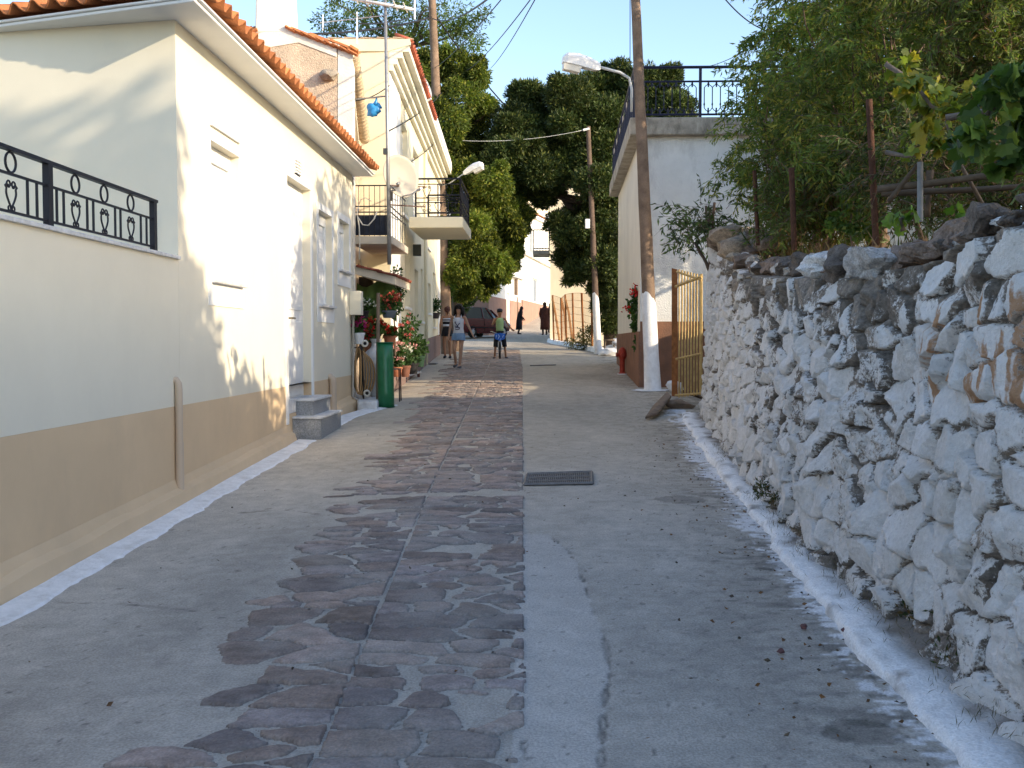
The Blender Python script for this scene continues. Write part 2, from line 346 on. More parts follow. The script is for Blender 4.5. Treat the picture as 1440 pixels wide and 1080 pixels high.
for i0 in range(0, len(yc), 24):
    sl = slice(i0, i0+24); lo, hi = yc[sl].min()-.5, yc[sl].max()+.5; sel = np.where((pts[:, 1] > lo) & (pts[:, 1] < hi))[0]; P = pts[sel]
    D = np.hypot((kx[sl][..., None]-P[:, 0])*.55, (ky[sl][..., None]-P[:, 1])*1.15)-P[:, 3]*.6+5*(LN[sl][..., None] != P[:, 2]); k = np.argpartition(D, 1, -1)[..., :2]; d2 = np.take_along_axis(D, k, -1); o_ = np.argsort(d2, -1)
    k = np.take_along_axis(k, o_, -1); d2 = np.take_along_axis(d2, o_, -1); cid[sl] = sel[k[..., 0]]; ced[sl] = d2[..., 1]-d2[..., 0]
    cdx[sl] = KX[sl]-pts[cid[sl], 0]; cdy[sl] = KY[sl]-pts[cid[sl], 1]
rr = np.random.default_rng(9); npn = len(pts); ctilt = rr.normal(0, .014, (2, npn)); chh = rr.uniform(-.002, .004, npn); ctone = rr.uniform(.62, 1.28, npn); chue = rr.random(npn)
cedn = ced+.024*(fbm(KX*26, KY*26, 205)-.5)
keep = (pts[:, 0] > poly_at(pts[:, 1], cob_l)+np.where(pts[:, 1] < 6, .06, .0)+.25*np.clip(pts[:, 3]-.09, 0, 1)+rr.normal(0, .035, npn)) & (rr.random(npn) > .015)
pm = fbm(KX*1.6, KY*1.1, 207)+.22*sstep(KX-cr_[:, None], -.55, -.15)*sstep(-KY, -9, -6)        # mortar worn over the stones in patches
jw = .012+.016*sstep(fbm(KX*2.3, KY*2.3, 209), .45, .65)+.16*sstep(pm, .79, .86)
stone = keep[cid]*sstep(cedn, jw-.004, jw+.004)*(np.abs(KX-KC) > .016*(fbm(KX*0, KY*2.2, 211)-.1))*(KX < cr_[:, None]+.02*(fbm(KX*0, KY*9, 213)-.5))
stone *= 1-(np.abs(KY-8.78-.12*(KX+1)) < .13+.16*(fbm(KX*4, KY*4, 215)-.5))
hgt = .003+.012*np.sqrt(np.clip((cedn-jw)/.05, 0, 1))+chh[cid]+ctilt[0][cid]*cdx+ctilt[1][cid]*cdy*1.5+.006*(fbm(KX*9, KY*22, 217)-.5)
hgt = np.where(stone > .5, np.maximum(hgt, .002), -.03)
c1 = np.array([.235, .205, .20]); c2 = np.array([.29, .225, .19]); KCc = (c1*(1-chue[cid][..., None])+c2*chue[cid][..., None])*ctone[cid][..., None]
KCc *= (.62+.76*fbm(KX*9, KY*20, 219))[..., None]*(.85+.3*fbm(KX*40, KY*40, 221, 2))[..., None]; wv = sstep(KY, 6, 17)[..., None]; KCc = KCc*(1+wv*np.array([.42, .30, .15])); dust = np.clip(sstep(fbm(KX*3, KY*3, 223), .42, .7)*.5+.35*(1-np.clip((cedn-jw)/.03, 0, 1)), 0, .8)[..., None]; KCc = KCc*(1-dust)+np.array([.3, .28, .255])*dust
KCc[stone <= .5] = np.array([.12, .11, .1])
stone_m = M('paving_stone', (1, 1, 1), .78, .18, 7, .55, 55, attr=True, fine=.2)
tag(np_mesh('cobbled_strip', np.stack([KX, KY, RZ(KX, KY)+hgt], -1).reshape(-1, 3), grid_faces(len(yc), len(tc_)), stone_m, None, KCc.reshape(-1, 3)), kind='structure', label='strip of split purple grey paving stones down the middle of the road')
# whitewashed line and rendered foot at the left houses, whitewashed kerb on the right
lime = M('limewash', (.82, .82, .82), .9, .1, 9, .5, 40, stain=(.42, .4, .36), stain_sc=6, stain_amt=.45)
mb = MB(); xs = np.arange(2.5, 17.2, .08)
for a, b in zip(xs, xs[1:]):
    def ln(y):
        if y < 15.6: xi, xo = -3.09, -2.935+.006*y
        else: xi, xo = -3.09+.30*(y-15.6)/1.4, -2.84+.36*(y-15.6)/1.4
        return xi, xo+.05*mnoise.noise((y*2.2, 0, 3))+.03*mnoise.noise((y*9, 0, 5))
    (i0, o0), (i1, o1) = ln(a), ln(b)
    if 12.7 < a < 14.3: continue
    rz_ = lambda x, y: float(RZ(np.float64(x), np.float64(y)))
    mb.quad((i0, a, rz_(i0, a)+.03), (o0-.02, a, rz_(o0, a)+.012), (o1-.02, b, rz_(o1, b)+.012), (i1, b, rz_(i1, b)+.03)); mb.quad((o0-.02, a, rz_(o0, a)+.012), (o0, a, rz_(o0, a)-.004), (o1, b, rz_(o1, b)-.004), (o1-.02, b, rz_(o1, b)+.012))
tag(mb.build('painted_edge', lime, smooth=True), kind='structure', label='white painted line along the foot of the left wall')
# kerb: low rounded step with a ragged outer foot
yk = np.arange(-2, 15.2, .05); pr = [(-.0, -.03), (.012, .03), (.02, .075), (.045, .098), (.12, .105), (.165, .10), (.21, .09), (.27, .10), (.36, .12), (.75, .14)]; V = []; Cc = []
for yv in yk:
    ko = poly_at(yv, kerb_o)+.05*mnoise.noise((yv*1.7, 2, 0))+.03*mnoise.noise((yv*6, 2, 0))
    brk = 1-.8*max(0, 1-abs(yv-12.1)/.25)-.5*max(0, 1-abs(yv-8.1)/.15)
    for (dx, dz) in pr:
        n_ = .02*mnoise.noise((yv*8, dx*14, 1))+.018*mnoise.noise((yv*23, dx*30, 1)); V.append((ko+dx, yv+n_, gz(ko, yv)+dz*(.62 if dz < .11 else .8)*brk*(.75+.6*mnoise.noise((yv*.9, 5, 0)))+n_*.7))
        d_ = mnoise.noise((yv*3.1, dx*9, 7))+.6*mnoise.noise((yv*13, dx*30, 7)); e_ = max(0, (dx-.145)*11)*(.75+.8*mnoise.noise((yv*1.1, 0, 9))+.5*mnoise.noise((yv*7, dx*9, 9)))
        t = min(1, max(0, d_*1.3-.26)+max(0, e_)+max(0, .35-dz*5)*max(0, .4+mnoise.noise((yv*5, 3, 3)))); Cc.append((.84*(1-t)+.22*t, .84*(1-t)+.19*t, .84*(1-t)+.16*t))
o = np_mesh('kerb', V, grid_faces(len(yk), len(pr)), M('kerb_paint', (1, 1, 1), .9, .1, 9, .6, 45, attr=True, fine=.15), None, Cc); tag(o, kind='structure', label='rough whitewashed kerb at the foot of the stone wall')

# ================================================================ STONE WALL (displaced sheet of separate stones, returning at its far end)
WY0, WY1 = -7.0, 15.0
def wall_top(Y): return float(np.interp(Y, [-7, 3, 4.3, 5.2, 6.5, 9, 11, 12.5, 13.6, 15, 18], [2.15, 2.12, 2.1, 2.02, 2.0, 2.16, 2.3, 2.5, 2.85, 3.0, 2.9]))
Yw = np.concatenate([np.arange(WY0, 1.5, .08), np.arange(1.5, 8, .0125), np.arange(8, WY1, .022)]); nE = 70
Ue = np.linspace(0, 1.6, nE)[1:]
S = np.concatenate([Yw, WY1+Ue]); Wn = np.linspace(0, 1, 190)
bx = np.where(S <= WY1, np.interp(S, [p[0] for p in wall_b], [p[1] for p in wall_b]), np.interp(WY1, [p[0] for p in wall_b], [p[1] for p in wall_b])+(S-WY1))
by = np.minimum(S, WY1)+np.clip(S-WY1, 0, 9)*.15; onx = np.where(S <= WY1, -1., 0.); ony = np.where(S <= WY1, 0., 1.)
sm = sstep(S, WY1-.25, WY1+.25); onx = -(1-sm); ony = -0.0*sm-.0
tops = np.array([wall_top(v) for v in S]); g0 = np.array([g(v) for v in by])
SS, WW = np.meshgrid(S, Wn, indexing='ij'); ZW = g0[:, None]-.05+WW*(tops-g0)[:, None]
ZW += .05*(fbm(SS*3, SS*0+1, 77)-.5)*WW
sx = SS+.13*(fbm(SS*5, ZW*5, 81)-.5); sz = ZW*1.15+.13*(fbm(SS*5, ZW*5, 83)-.5)
pts = []; rw = random.Random(5); z = -.1
while z < 3.6:
    hh = rw.choice([.10, .14, .20, .26, .33]); s_ = WY0-.3
    while s_ < WY1+2:
        ww = rw.choice([.11, .16, .23, .3, .38, .48])*(.8 if hh < .13 else 1); pts.append((s_+ww/2+rw.uniform(-.04, .04), z+hh/2+rw.uniform(-.09, .09), min(.07, ww*.2)*rw.uniform(.2, 1))); s_ += ww
    z += hh
pts = np.array(pts); npn = len(pts)
idx = np.zeros(SS.shape, int); ed = np.zeros(SS.shape); dx0 = np.zeros(SS.shape); dz0 = np.zeros(SS.shape)
for i0 in range(0, len(S), 24):
    sl = slice(i0, i0+24); lo, hi = S[sl].min()-.7, S[sl].max()+.7; sel = np.where((pts[:, 0] > lo) & (pts[:, 0] < hi))[0]; P = pts[sel]
    a = np.abs(sx[sl][..., None]-P[:, 0]); b = np.abs(sz[sl][..., None]-P[:, 1])
    D = (a**3.2+(b*1.1)**3.2)**(1/3.2)-P[:, 2]; k = np.argpartition(D, 1, -1)[..., :2]; d2 = np.take_along_axis(D, k, -1); o_ = np.argsort(d2, -1)
    k = np.take_along_axis(k, o_, -1); d2 = np.take_along_axis(d2, o_, -1); idx[sl] = sel[k[..., 0]]; ed[sl] = d2[..., 1]-d2[..., 0]
    dx0[sl] = sx[sl]-pts[idx[sl], 0]; dz0[sl] = sz[sl]-pts[idx[sl], 1]
rr = np.random.default_rng(3); prot = rr.uniform(-.02, .05, npn); gx = rr.normal(0, .22, npn); gzz = rr.normal(0, .26, npn); paint = rr.random(npn); tone = rr.uniform(.7, 1.25, npn); hue = rr.random(npn)
edn = ed+.03*(fbm(SS*20, ZW*20, 91)-.5)
rnd = np.clip((edn-.006)/.02, 0, 1); chips = fbm(SS*7, ZW*7, 121)
cap_h = prot*.6+.022; Hs = cap_h[idx]+gx[idx]*dx0*.8+gzz[idx]*dz0*.8
for kf in range(2):     # split faces
    th = rr.uniform(0, 2*PI, npn); slp = rr.uniform(.2, .9, npn); of = rr.uniform(.03, .09, npn)
    Hs = np.minimum(Hs, (cap_h+of)[idx]-slp[idx]*(dx0*np.cos(th)[idx]+dz0*np.sin(th)[idx]+.03))
H = -.022-.035*sstep(fbm(SS*4, ZW*4, 131), .5, .62)*(1-rnd)+np.clip(rnd, 0, 1)*(.022+np.maximum(Hs, -.015))+.012*(fbm(SS*15, ZW*15, 93)-.5)+.014*(fbm(SS*42, ZW*42, 95, 3)-.5)
H += .08*(fbm(SS*.9, ZW*.9, 97)-.5)
rubble = sstep(fbm(SS*1.5, ZW*1.9, 99), .53, .64)         # areas where small fill and worn mortar show
H -= rubble*(.008+.06*(fbm(SS*19, ZW*19, 101)-.5))
frac = WW
# Col.r = whitewash cover, Col.g = stone tone, Col.b = rust run
cov = .58+.26*(paint[idx]-.4)+.40*np.clip((edn-.012)/.035, 0, 1)-.27*rubble-.55*sstep(frac, .78, .96)*(1-.6*(paint[idx] > .7))-.30*sstep(-frac, -.14, 0)-.10*sstep(chips, .52, .66)
cov += .10*sstep(SS, 9, 13)
rust = .85*sstep(fbm(SS*13+4, ZW*1.3+.02*SS, 113), .50, .60)*sstep(SS, 3.2, 3.7)*sstep(-SS, -5.8, -5.0)*sstep(ZW, 1.1, 1.3)*sstep(-ZW, -1.95, -1.7)*(.55+.45*(paint[idx] > .35))
gt_ = .5*tone[idx]*(1-.5*(1-np.clip(edn/.02, 0, 1)))*(1-.25*sstep(fbm(SS*3, ZW*8, 117)-.9*frac, .42, .6))
CW = np.stack([np.clip(cov, 0, 1), np.clip(gt_, 0, 1), rust], -1)
bat = .10*(ZW-g0[:, None]); VX = bx[:, None]+onx[:, None]*H+bat*(1-sm[:, None]); VY = by[:, None]+sm[:, None]*H-bat*sm[:, None]*.6
V = np.stack([VX, VY, ZW], -1)
# closing strip over the top
top1 = V[:, -1].copy(); top1[:, 0] += .25; top1[:, 2] += .03; top2 = V[:, -1].copy(); top2[:, 0] += .7; top2[:, 2] -= .25
V = np.concatenate([V, top1[:, None], top2[:, None]], 1); CW = np.concatenate([CW, np.full((len(S), 2, 3), .1)*np.array([0, 4., 0])], 1)
def rubble_mat():
    m = bpy.data.materials.new('rubble_stone'); m.use_nodes = True; nt = m.node_tree; N = nt.nodes; L = nt.links; bs = N['Principled BSDF']; bs.inputs['Roughness'].default_value = .93; bs.inputs['Specular IOR Level'].default_value = .2
    tc = N.new('ShaderNodeTexCoord'); at_ = N.new('ShaderNodeAttribute'); at_.attribute_name = 'Col'; sp = N.new('ShaderNodeSeparateColor'); L.new(at_.outputs[0], sp.inputs[0])
    def noi(s, det=5, ro=.6):
        n = N.new('ShaderNodeTexNoise'); n.inputs['Scale'].default_value = s; n.inputs['Detail'].default_value = det; n.inputs['Roughness'].default_value = ro; L.new(tc.outputs['Object'], n.inputs['Vector']); return n.outputs[0]
    def ma(op, a, b):
        n = N.new('ShaderNodeMath'); n.operation = op
        for i, v in enumerate((a, b)):
            if hasattr(v, 'links'): L.new(v, n.inputs[i])
            else: n.inputs[i].default_value = v
        return n.outputs[0]
    def mr(v, a, b, c, d):
        n = N.new('ShaderNodeMapRange'); L.new(v, n.inputs[0]); [setattr(n.inputs[i+1], 'default_value', q) for i, q in enumerate((a, b, c, d))]; return n.outputs[0]
    def mix(f, a, b):
        n = N.new('ShaderNodeMix'); n.data_type = 'RGBA'; L.new(f, n.inputs[0])
        for i, v in ((6, a), (7, b)):
            if hasattr(v, 'links'): L.new(v, n.inputs[i])
            else: n.inputs[i].default_value = (*v, 1)
        return n.outputs[2]
    n1, n2, n3, n4 = noi(9), noi(38, 4, .7), noi(3, 4), noi(110, 3, .7)
    cv = ma('ADD', sp.outputs[0], ma('ADD', ma('MULTIPLY', ma('SUBTRACT', n1, .5), 1.0), ma('ADD', ma('MULTIPLY', ma('SUBTRACT', n2, .5), .9), ma('MULTIPLY', ma('SUBTRACT', n4, .5), .5))))
    cv = mr(cv, .50, .66, 0, 1)
    grey = mix(mr(n1, .35, .65, 0, 1), (.31, .265, .22), (.17, .15, .13)); gs = N.new('ShaderNodeVectorMath'); gs.operation = 'SCALE'; L.new(grey, gs.inputs[0]); L.new(ma('MULTIPLY', ma('MULTIPLY', sp.outputs[1], 2.0), mr(n2, .3, .7, .6, 1.4)), gs.inputs['Scale'])
    white = mix(mr(n3, .35, .65, 0, 1), (.74, .73, .72), (.62, .605, .58)); ws_ = N.new('ShaderNodeVectorMath'); ws_.operation = 'SCALE'; L.new(white, ws_.inputs[0]); L.new(mr(n2, .3, .7, .88, 1.1), ws_.inputs['Scale'])
    col = mix(cv, gs.outputs[0], ws_.outputs[0]); col = mix(ma('MULTIPLY', mr(ma('ADD', sp.outputs[2], ma('SUBTRACT', n2, .5)), .45, .8, 0, .85), cv), col, (.36, .17, .05)); L.new(col, bs.inputs['Base Color'])
    bp = N.new('ShaderNodeBump'); bp.inputs['Strength'].default_value = .8; bp.inputs['Distance'].default_value = .02; L.new(ma('ADD', n2, ma('MULTIPLY', n4, .5)), bp.inputs['Height']); L.new(bp.outputs[0], bs.inputs['Normal']); return m
wall_m = rubble_mat()
sw = thing('stone_wall', (2.0, 5, 0), 'long dry stone retaining wall with worn whitewash on the right of the road', 'stone wall')
np_mesh('wall_face', V.reshape(-1, 3), grid_faces(len(S), V.shape[1], True), wall_m, sw, CW.reshape(-1, 3))
# loose capping stones
cap = MB(); rk = random.Random(21); yv = 3.4
while yv < 15.2:
    big = rk.random() < .35; r_ = rk.uniform(.13, .22) if big else rk.uniform(.06, .12); x0 = poly_at(yv, wall_b)+.1*wall_top(yv)
    r_ *= .62 if yv < 5 else .85
    k = rk.random(); cap.col = (.34, .33, .32) if k < .22 else ((.2, .15, .12) if k < .65 else (.12, .1, .085))
    if k < .1 or (yv < 5 and k < .4): cap.col = (.55, .54, .53)
    cap.blob((x0+rk.uniform(.04, .22), yv, wall_top(yv)+r_*.25), (r_*rk.uniform(.9, 1.3), r_*rk.uniform(1, 1.6), r_*rk.uniform(.6, .9)), 4, .34, rk.randint(0, 999), 9)
    yv += r_*rk.uniform(1.0, 1.9)
for i in range(26):      # heap at the far end
    yv = rk.uniform(12.6, 15.2); r_ = rk.uniform(.07, .2); cap.col = rk.choice([(.3, .24, .18), (.22, .17, .13), (.38, .33, .27)])
    cap.blob((poly_at(yv, wall_b)+.3+rk.uniform(-.1, .4), yv, wall_top(yv)+rk.uniform(-.1, .16)), (r_*1.2, r_*1.4, r_*.8), 2, .3, i+500, 5)
cap.build('capping_stones', M('capping_stone', (1, 1, 1), .95, .45, 12, 1., 28, attr=True, fine=.3), sw, smooth=35)
# garden earth behind the wall
ys = np.arange(-12, 20.2, .4); V = []
for yv in ys:
    for k in range(26):
        x = poly_at(min(yv, 15), wall_b)+.45+.12+k*.6; zz = wall_top(min(max(yv, 3), 15))-.22+.12*mnoise.noise((x*.8, yv*.8, 0))+min(1.2, max(0, k-2)*.03)
        if yv > 15.2 and k < 5: zz = g(yv)-.03
        V.append((x, yv, zz))
tag(np_mesh('garden_earth', V, grid_faces(len(ys), 26), M('garden_soil', (.13, .095, .06), .95, .35, 2, .6, 15), None), kind='structure')
# ================================================================ LEFT: CREAM HOUSE
XW = -3.2
cream = M('cream_render', (.80, .745, .60), .9, .035, 1.2, .12, 220, stain=(.6, .55, .45), stain_sc=.6, stain_amt=.12)
beige = M('beige_render', (.72, .535, .335), .9, .05, 1.5, .15, 160, stain=(.55, .42, .28), stain_sc=1.1, stain_amt=.35)
whitep = M('white_paint', (.82, .82, .80), .6, .03, 2, .05)
terra = M('terracotta', (1, 1, 1), .85, .3, 5, .3, 60, attr=True, fine=.1); TC = (.44, .165, .065)
marble = M('marble', (.62, .62, .62), .45, .2, 12, .0)
granite = M('granite', (.27, .28, .29), .5, .12, 60, .05, fine=.35)
iron = M('black_iron', (.02, .02, .026), .45, .2, 8)
zs = 4.36; zb = .98
d_, n_ = (0, 1), (1, 0)
h1 = thing('cream_house', (XW, 13, .3), 'single storey cream house with beige base and red tile eaves on the left', 'house')
mb = MB(); Y0, Y1 = 8.83, 17.1; P = (XW, Y0)
holes = [(9.72-Y0, 10.66-Y0, 2.12, 3.5), (12.62-Y0, 13.95-Y0, .62, 3.64), (14.45-Y0, 15.4-Y0, 2.05, 3.45), (15.92-Y0, 16.78-Y0, 2.66, 3.5)]
facade(mb, P, d_, n_, Y1-Y0, zb, zs, [(h[0], h[1], max(h[2], zb), h[3]) for h in holes], .17)
# gable and back closing walls
mb.quad((XW, Y0, zb), (XW, Y0, zs), (-9, Y0+1.05, zs), (-9, Y0+1.05, zb)); mb.quad((XW, Y1, -.2), (XW, Y1, zs), (-9, Y1, zs), (-9, Y1, -.2))
mb.quad((-9, Y0+1.05, -.2), (-9, Y1, -.2), (-9, Y1, zs), (-9, Y0+1.05, zs))
mb.build('wall', cream, h1)
mb = MB(); facade(mb, P, d_, n_, Y1-Y0, -.3, zb, [(12.62-Y0, 13.95-Y0, .62, zb)], .17)
mb.quad((XW, Y1, -.3), (XW, Y1, zb), (-5, Y1, zb), (-5, Y1, -.3))
foot = []
for a in np.arange(Y0, Y1, .12):
    if 12.55 < a < 14.2: continue
    b = min(a+.12, Y1); q = lambda y: .03*mnoise.noise((y*1.7, 1, 1))+.012*mnoise.noise((y*8, 1, 1))
    qa, qb = q(a), q(b)
    pa = [(XW+.002, a, gz(-3, a)+.22), (XW+.03, a, gz(-3, a)+.15+qa), (XW+.09+qa*.5, a, gz(-3, a)+.12+qa), (XW+.12+qa*.5, a, gz(-3, a)-.02)]
    pb = [(XW+.002, b, gz(-3, b)+.22), (XW+.03, b, gz(-3, b)+.15+qb), (XW+.09+qb*.5, b, gz(-3, b)+.12+qb), (XW+.12+qb*.5, b, gz(-3, b)-.02)]
    for k in range(3): mb.quad(pa[k], pb[k], pb[k+1], pa[k+1])
mb.build('base_band', beige, h1)
# eaves: white boxed soffit and fascia, then barrel tiles on a hipped roof
mb = MB(); XO, YF = -2.865, 8.36
def eave_poly(z): return [(XO, YF), (XO, Y1+.12), (-9, Y1+.12), (-9, YF+1.95)]
mb.prism(eave_poly(0), zs, zs+.03); mb.prism([(XO+.03, YF-.03), (XO+.03, Y1+.15), (-9, Y1+.15), (-9, YF+1.92)], zs+.032, zs+.055)
mb.build('eaves', whitep, h1, bevel=.008)
mb = MB(); pit = R(21); L1 = Y1+.15-YF+.05
tile_slope(mb, (XO+.09, YF-.06, zs+.088), (0, 1, 0), (-math.cos(pit), 0, math.sin(pit)), L1, 3.3, in0=1., col=TC)
ua = Vector((-1, .318, 0)).normalized(); va = Vector((.303*math.cos(pit), .953*math.cos(pit), math.sin(pit))).normalized()
tile_slope(mb, (XO+.09, YF-.09, zs+.088), ua, va, 6.6, 3.3, in0=.85, col=TC)
mb.build('roof', terra, h1, smooth=40, solid=.016)
def window1(i, shutter=True, apron=False):
    a, b, c, e = holes[i]; fr = MB(); t = .012
    fr.obox(P, d_, n_, a-.10, a, .0, t, c-.0, e+.0); fr.obox(P, d_, n_, b, b+.10, .0, t, c, e); fr.obox(P, d_, n_, a-.10, b+.10, 0, t, e, e+.10); fr.obox(P, d_, n_, a-.10, b+.10, 0, t, c-.22, c)
    w_ = fr.build('window', whitep, h1)
    s = MB(); s.obox(P, d_, n_, a-.03, b+.03, -.15, .07, c, c+.035); s.build('sill', marble, w_, bevel=.006)
    f = MB(); f.obox(P, d_, n_, a, a+.05, -.15, -.09, c+.036, e); f.obox(P, d_, n_, b-.05, b, -.15, -.09, c+.036, e); f.obox(P, d_, n_, a+.05, b-.05, -.15, -.09, e-.16, e); f.obox(P, d_, n_, a+.05, b-.05, -.15, -.10, c+.036, c+.08)
    f.build('frame', whitep, w_, bevel=.004)
    r = MB(); z = c+.085
    while z < e-.17: r.obox(P, d_, n_, a+.052, b-.052, -.14, -.12, z, z+.046); r.obox(P, d_, n_, a+.052, b-.052, -.14, -.128, z+.046, z+.05); z += .05
    r.build('shutter', whitep, w_)
    if i == 0:
        k = MB(); k.obox(P, d_, n_, a+.01, b-.01, -.08, .03, e+.14, e+.17); k.build('lintel_strip', whitep, w_)
for i in (0, 2, 3): window1(i)
a, b, c, e = holes[1]
k = MB(); k.obox(P, d_, n_, a, b, -.17, -.11, c, e); dr = k.build('door', whitep, h1)
k = MB()
for z0_, z1_ in ((.2, 1.2), (1.35, 2.4)):
    k.obox(P, d_, n_, a+.15, b-.15, -.11, -.098, c+z0_, c+z1_)
k.build('panel', whitep, dr, bevel=.01)
k = MB(); k.tube([atx(407, 447, XW+.0)+Vector((-.10, .1, 0)), atx(407, 447, XW)+Vector((.02, .1, 0)), atx(407, 447, XW)+Vector((.02, .22, 0))], .012); k.build('handle', M('brass', (.35, .3, .2), .35, metal=1), dr)
k = MB(); k.obox(P, d_, n_, a-.09, a, 0, .02, .5, e); k.obox(P, d_, n_, b, b+.09, 0, .02, .5, e); k.obox(P, d_, n_, a-.09, b+.09, 0, .02, e, e+.09); k.build('door_frame', whitep, dr)
k = MB(); q = atx(413, 232, XW)
k.obox((XW, q.y), d_, n_, -.05, .26, 0, .02, q.z-.12, q.z+.10)
for i in range(5): k.obox((XW, q.y), d_, n_, -.03, .24, .02, .05, q.z-.10+i*.04, q.z-.085+i*.04)
k.build('vent', whitep, h1)
# granite steps with marble treads
st = MB(); st.box(XW+.003, -2.83, 12.85, 14.15, .05, .55); st.box(XW+.003, -2.98, 13.05, 14.15, .58, .765)
so_ = st.build('steps', granite, h1)
st = MB(); st.box(XW+.003, -2.81, 12.83, 14.17, .551, .579); st.box(XW+.003, -2.96, 13.03, 14.17, .766, .795); st.box(XW-.10, XW+.0, 12.64, 13.93, .625, .80); st.build('tread', marble, so_, bevel=.005)
# short drain pipes and conduit
def downpipe(px, py0, py1, r, mat):
    k = MB(); q = atx(px, py0, XW+.06); z1 = atx(px, py1, XW+.06).z; e_ = r+.004
    pts = [(XW-.05, q.y, q.z+.02), (XW+e_*.5, q.y, q.z+.02), (XW+e_*.9, q.y, q.z-.01), (XW+e_, q.y, q.z-.06), (XW+e_, q.y, z1)]
    k.tube(pts, r, 14); k.tube([(XW+e_, q.y, (q.z+z1)/2-.05), (XW+e_, q.y, z1)], r*1.12, 14); o = k.build('drain_pipe', mat, h1, smooth=50); return o
tan = M('tan_pipe', (.57, .45, .33), .5, .06)
downpipe(255, 538, 690, .032, tan); downpipe(468, 532, 584, .055, tan)
mtb = thing('meter_box', (XW, 17, 1.9), 'small beige electricity meter box on the far corner of the cream house', 'meter box')
k = MB(); q = at(491, 443, 16.85); k.box(XW+.003, XW+.2, 16.75, 16.97, q.z, q.z+.4); k.build('case', cream, mtb, bevel=.012)
k = MB(); k.tube([(XW+.06, 16.86, q.z+.0), (XW+.05, 16.86, q.z-.1), (XW+.03, 16.86, .62), (XW+.13, 16.86, .56), (XW+.15, 16.86, .42)], .022, 8); k.build('conduit', M('grey_conduit', (.4, .36, .3), .6), mtb, smooth=True)
# ---- terrace wall with railing
ZT = 2.27
tw = thing('terrace_wall', (XW, 6, 0), 'cream and beige garden wall with a black scroll railing on top at left', 'wall')
k = MB(); k.box(XW-.22, XW, 1.0, Y0-.002, zb+.001, ZT); k.build('wall', cream, tw)
k = MB(); k.box(XW-.22, XW, 1.0, Y0-.002, -.3, zb)
for a in np.linspace(1.0, Y0-.12, 66):
    b = a+.12+1e-3; q = lambda y: .03*mnoise.noise((y*1.7, 1, 1))+.012*mnoise.noise((y*8, 1, 1)); qa, qb = q(a), q(b)
    pa = [(XW+.002, a, gz(-3, a)+.22), (XW+.03, a, gz(-3, a)+.15+qa), (XW+.09+qa*.5, a, gz(-3, a)+.12+qa), (XW+.12+qa*.5, a, gz(-3, a)-.02)]
    pb = [(XW+.002, b, gz(-3, b)+.22), (XW+.03, b, gz(-3, b)+.15+qb), (XW+.09+qb*.5, b, gz(-3, b)+.12+qb), (XW+.12+qb*.5, b, gz(-3, b)-.02)]
    for j in range(3): k.quad(pa[j], pb[j], pb[j+1], pa[j+1])
k.build('base_band', beige, tw)
k = MB(); k.box(XW-.26, XW+.03, 1.0, Y0-.01, ZT+.001, ZT+.03); k.build('coping', marble, tw, bevel=.004)
xr = XW-.09; zr = ZT+.03
k = MB()
posts = [1.18, 3.01, 4.84, 6.67, 8.50]
for y in posts: k.box(xr-.022, xr+.022, y-.03, y+.03, zr, zr+.43)
k.box(xr-.022, xr+.022, 1.1, 8.56, zr+.43, zr+.455)
k.box(xr-.008, xr+.008, 1.1, 8.5, zr+.28, zr+.296); k.box(xr-.008, xr+.008, 1.1, 8.5, zr+.045, zr+.061)
rl = k.build('railing', iron, tw)
k = MB(); sc_ = MB()
for p0 in posts[:-1]:
    for t in (.4, .87, 1.36):
        y = p0+t
        sc_.torus((xr, y, zr+.36), (1, 0, 0), .062, .008, 20, 6)
        for s in (-1, 1):     # heart scroll
            pts = []
            for j in range(15):
                u = j/14; zz = zr+.075+.17*u; off = .085*math.sin(PI*min(1, u*1.02))**.8*(.35+.65*u) if u < .75 else None
                if off is None: off = .078-.055*((u-.75)/.25)
                pts.append((xr, y+s*max(.006, off), zz if u < .75 else zr+.2025+.02*math.sin((u-.75)/.25*PI)))
            sc_.tube(pts, .007, 5); sc_.torus((xr, y+s*.03, zr+.225), (1, 0, 0), .02, .006, 10, 5); sc_.torus((xr, y+s*.022, zr+.075), (1, 0, 0), .016, .006, 10, 5)
    for t in (.12, .22, .58, .68, 1.06, 1.16, 1.56, 1.68): k.box(xr-.007, xr+.007, p0+t-.007, p0+t+.007, zr+.061, zr+.28)
k.build('bars', iron, rl); sc_.build('scrolls', iron, rl, smooth=True)

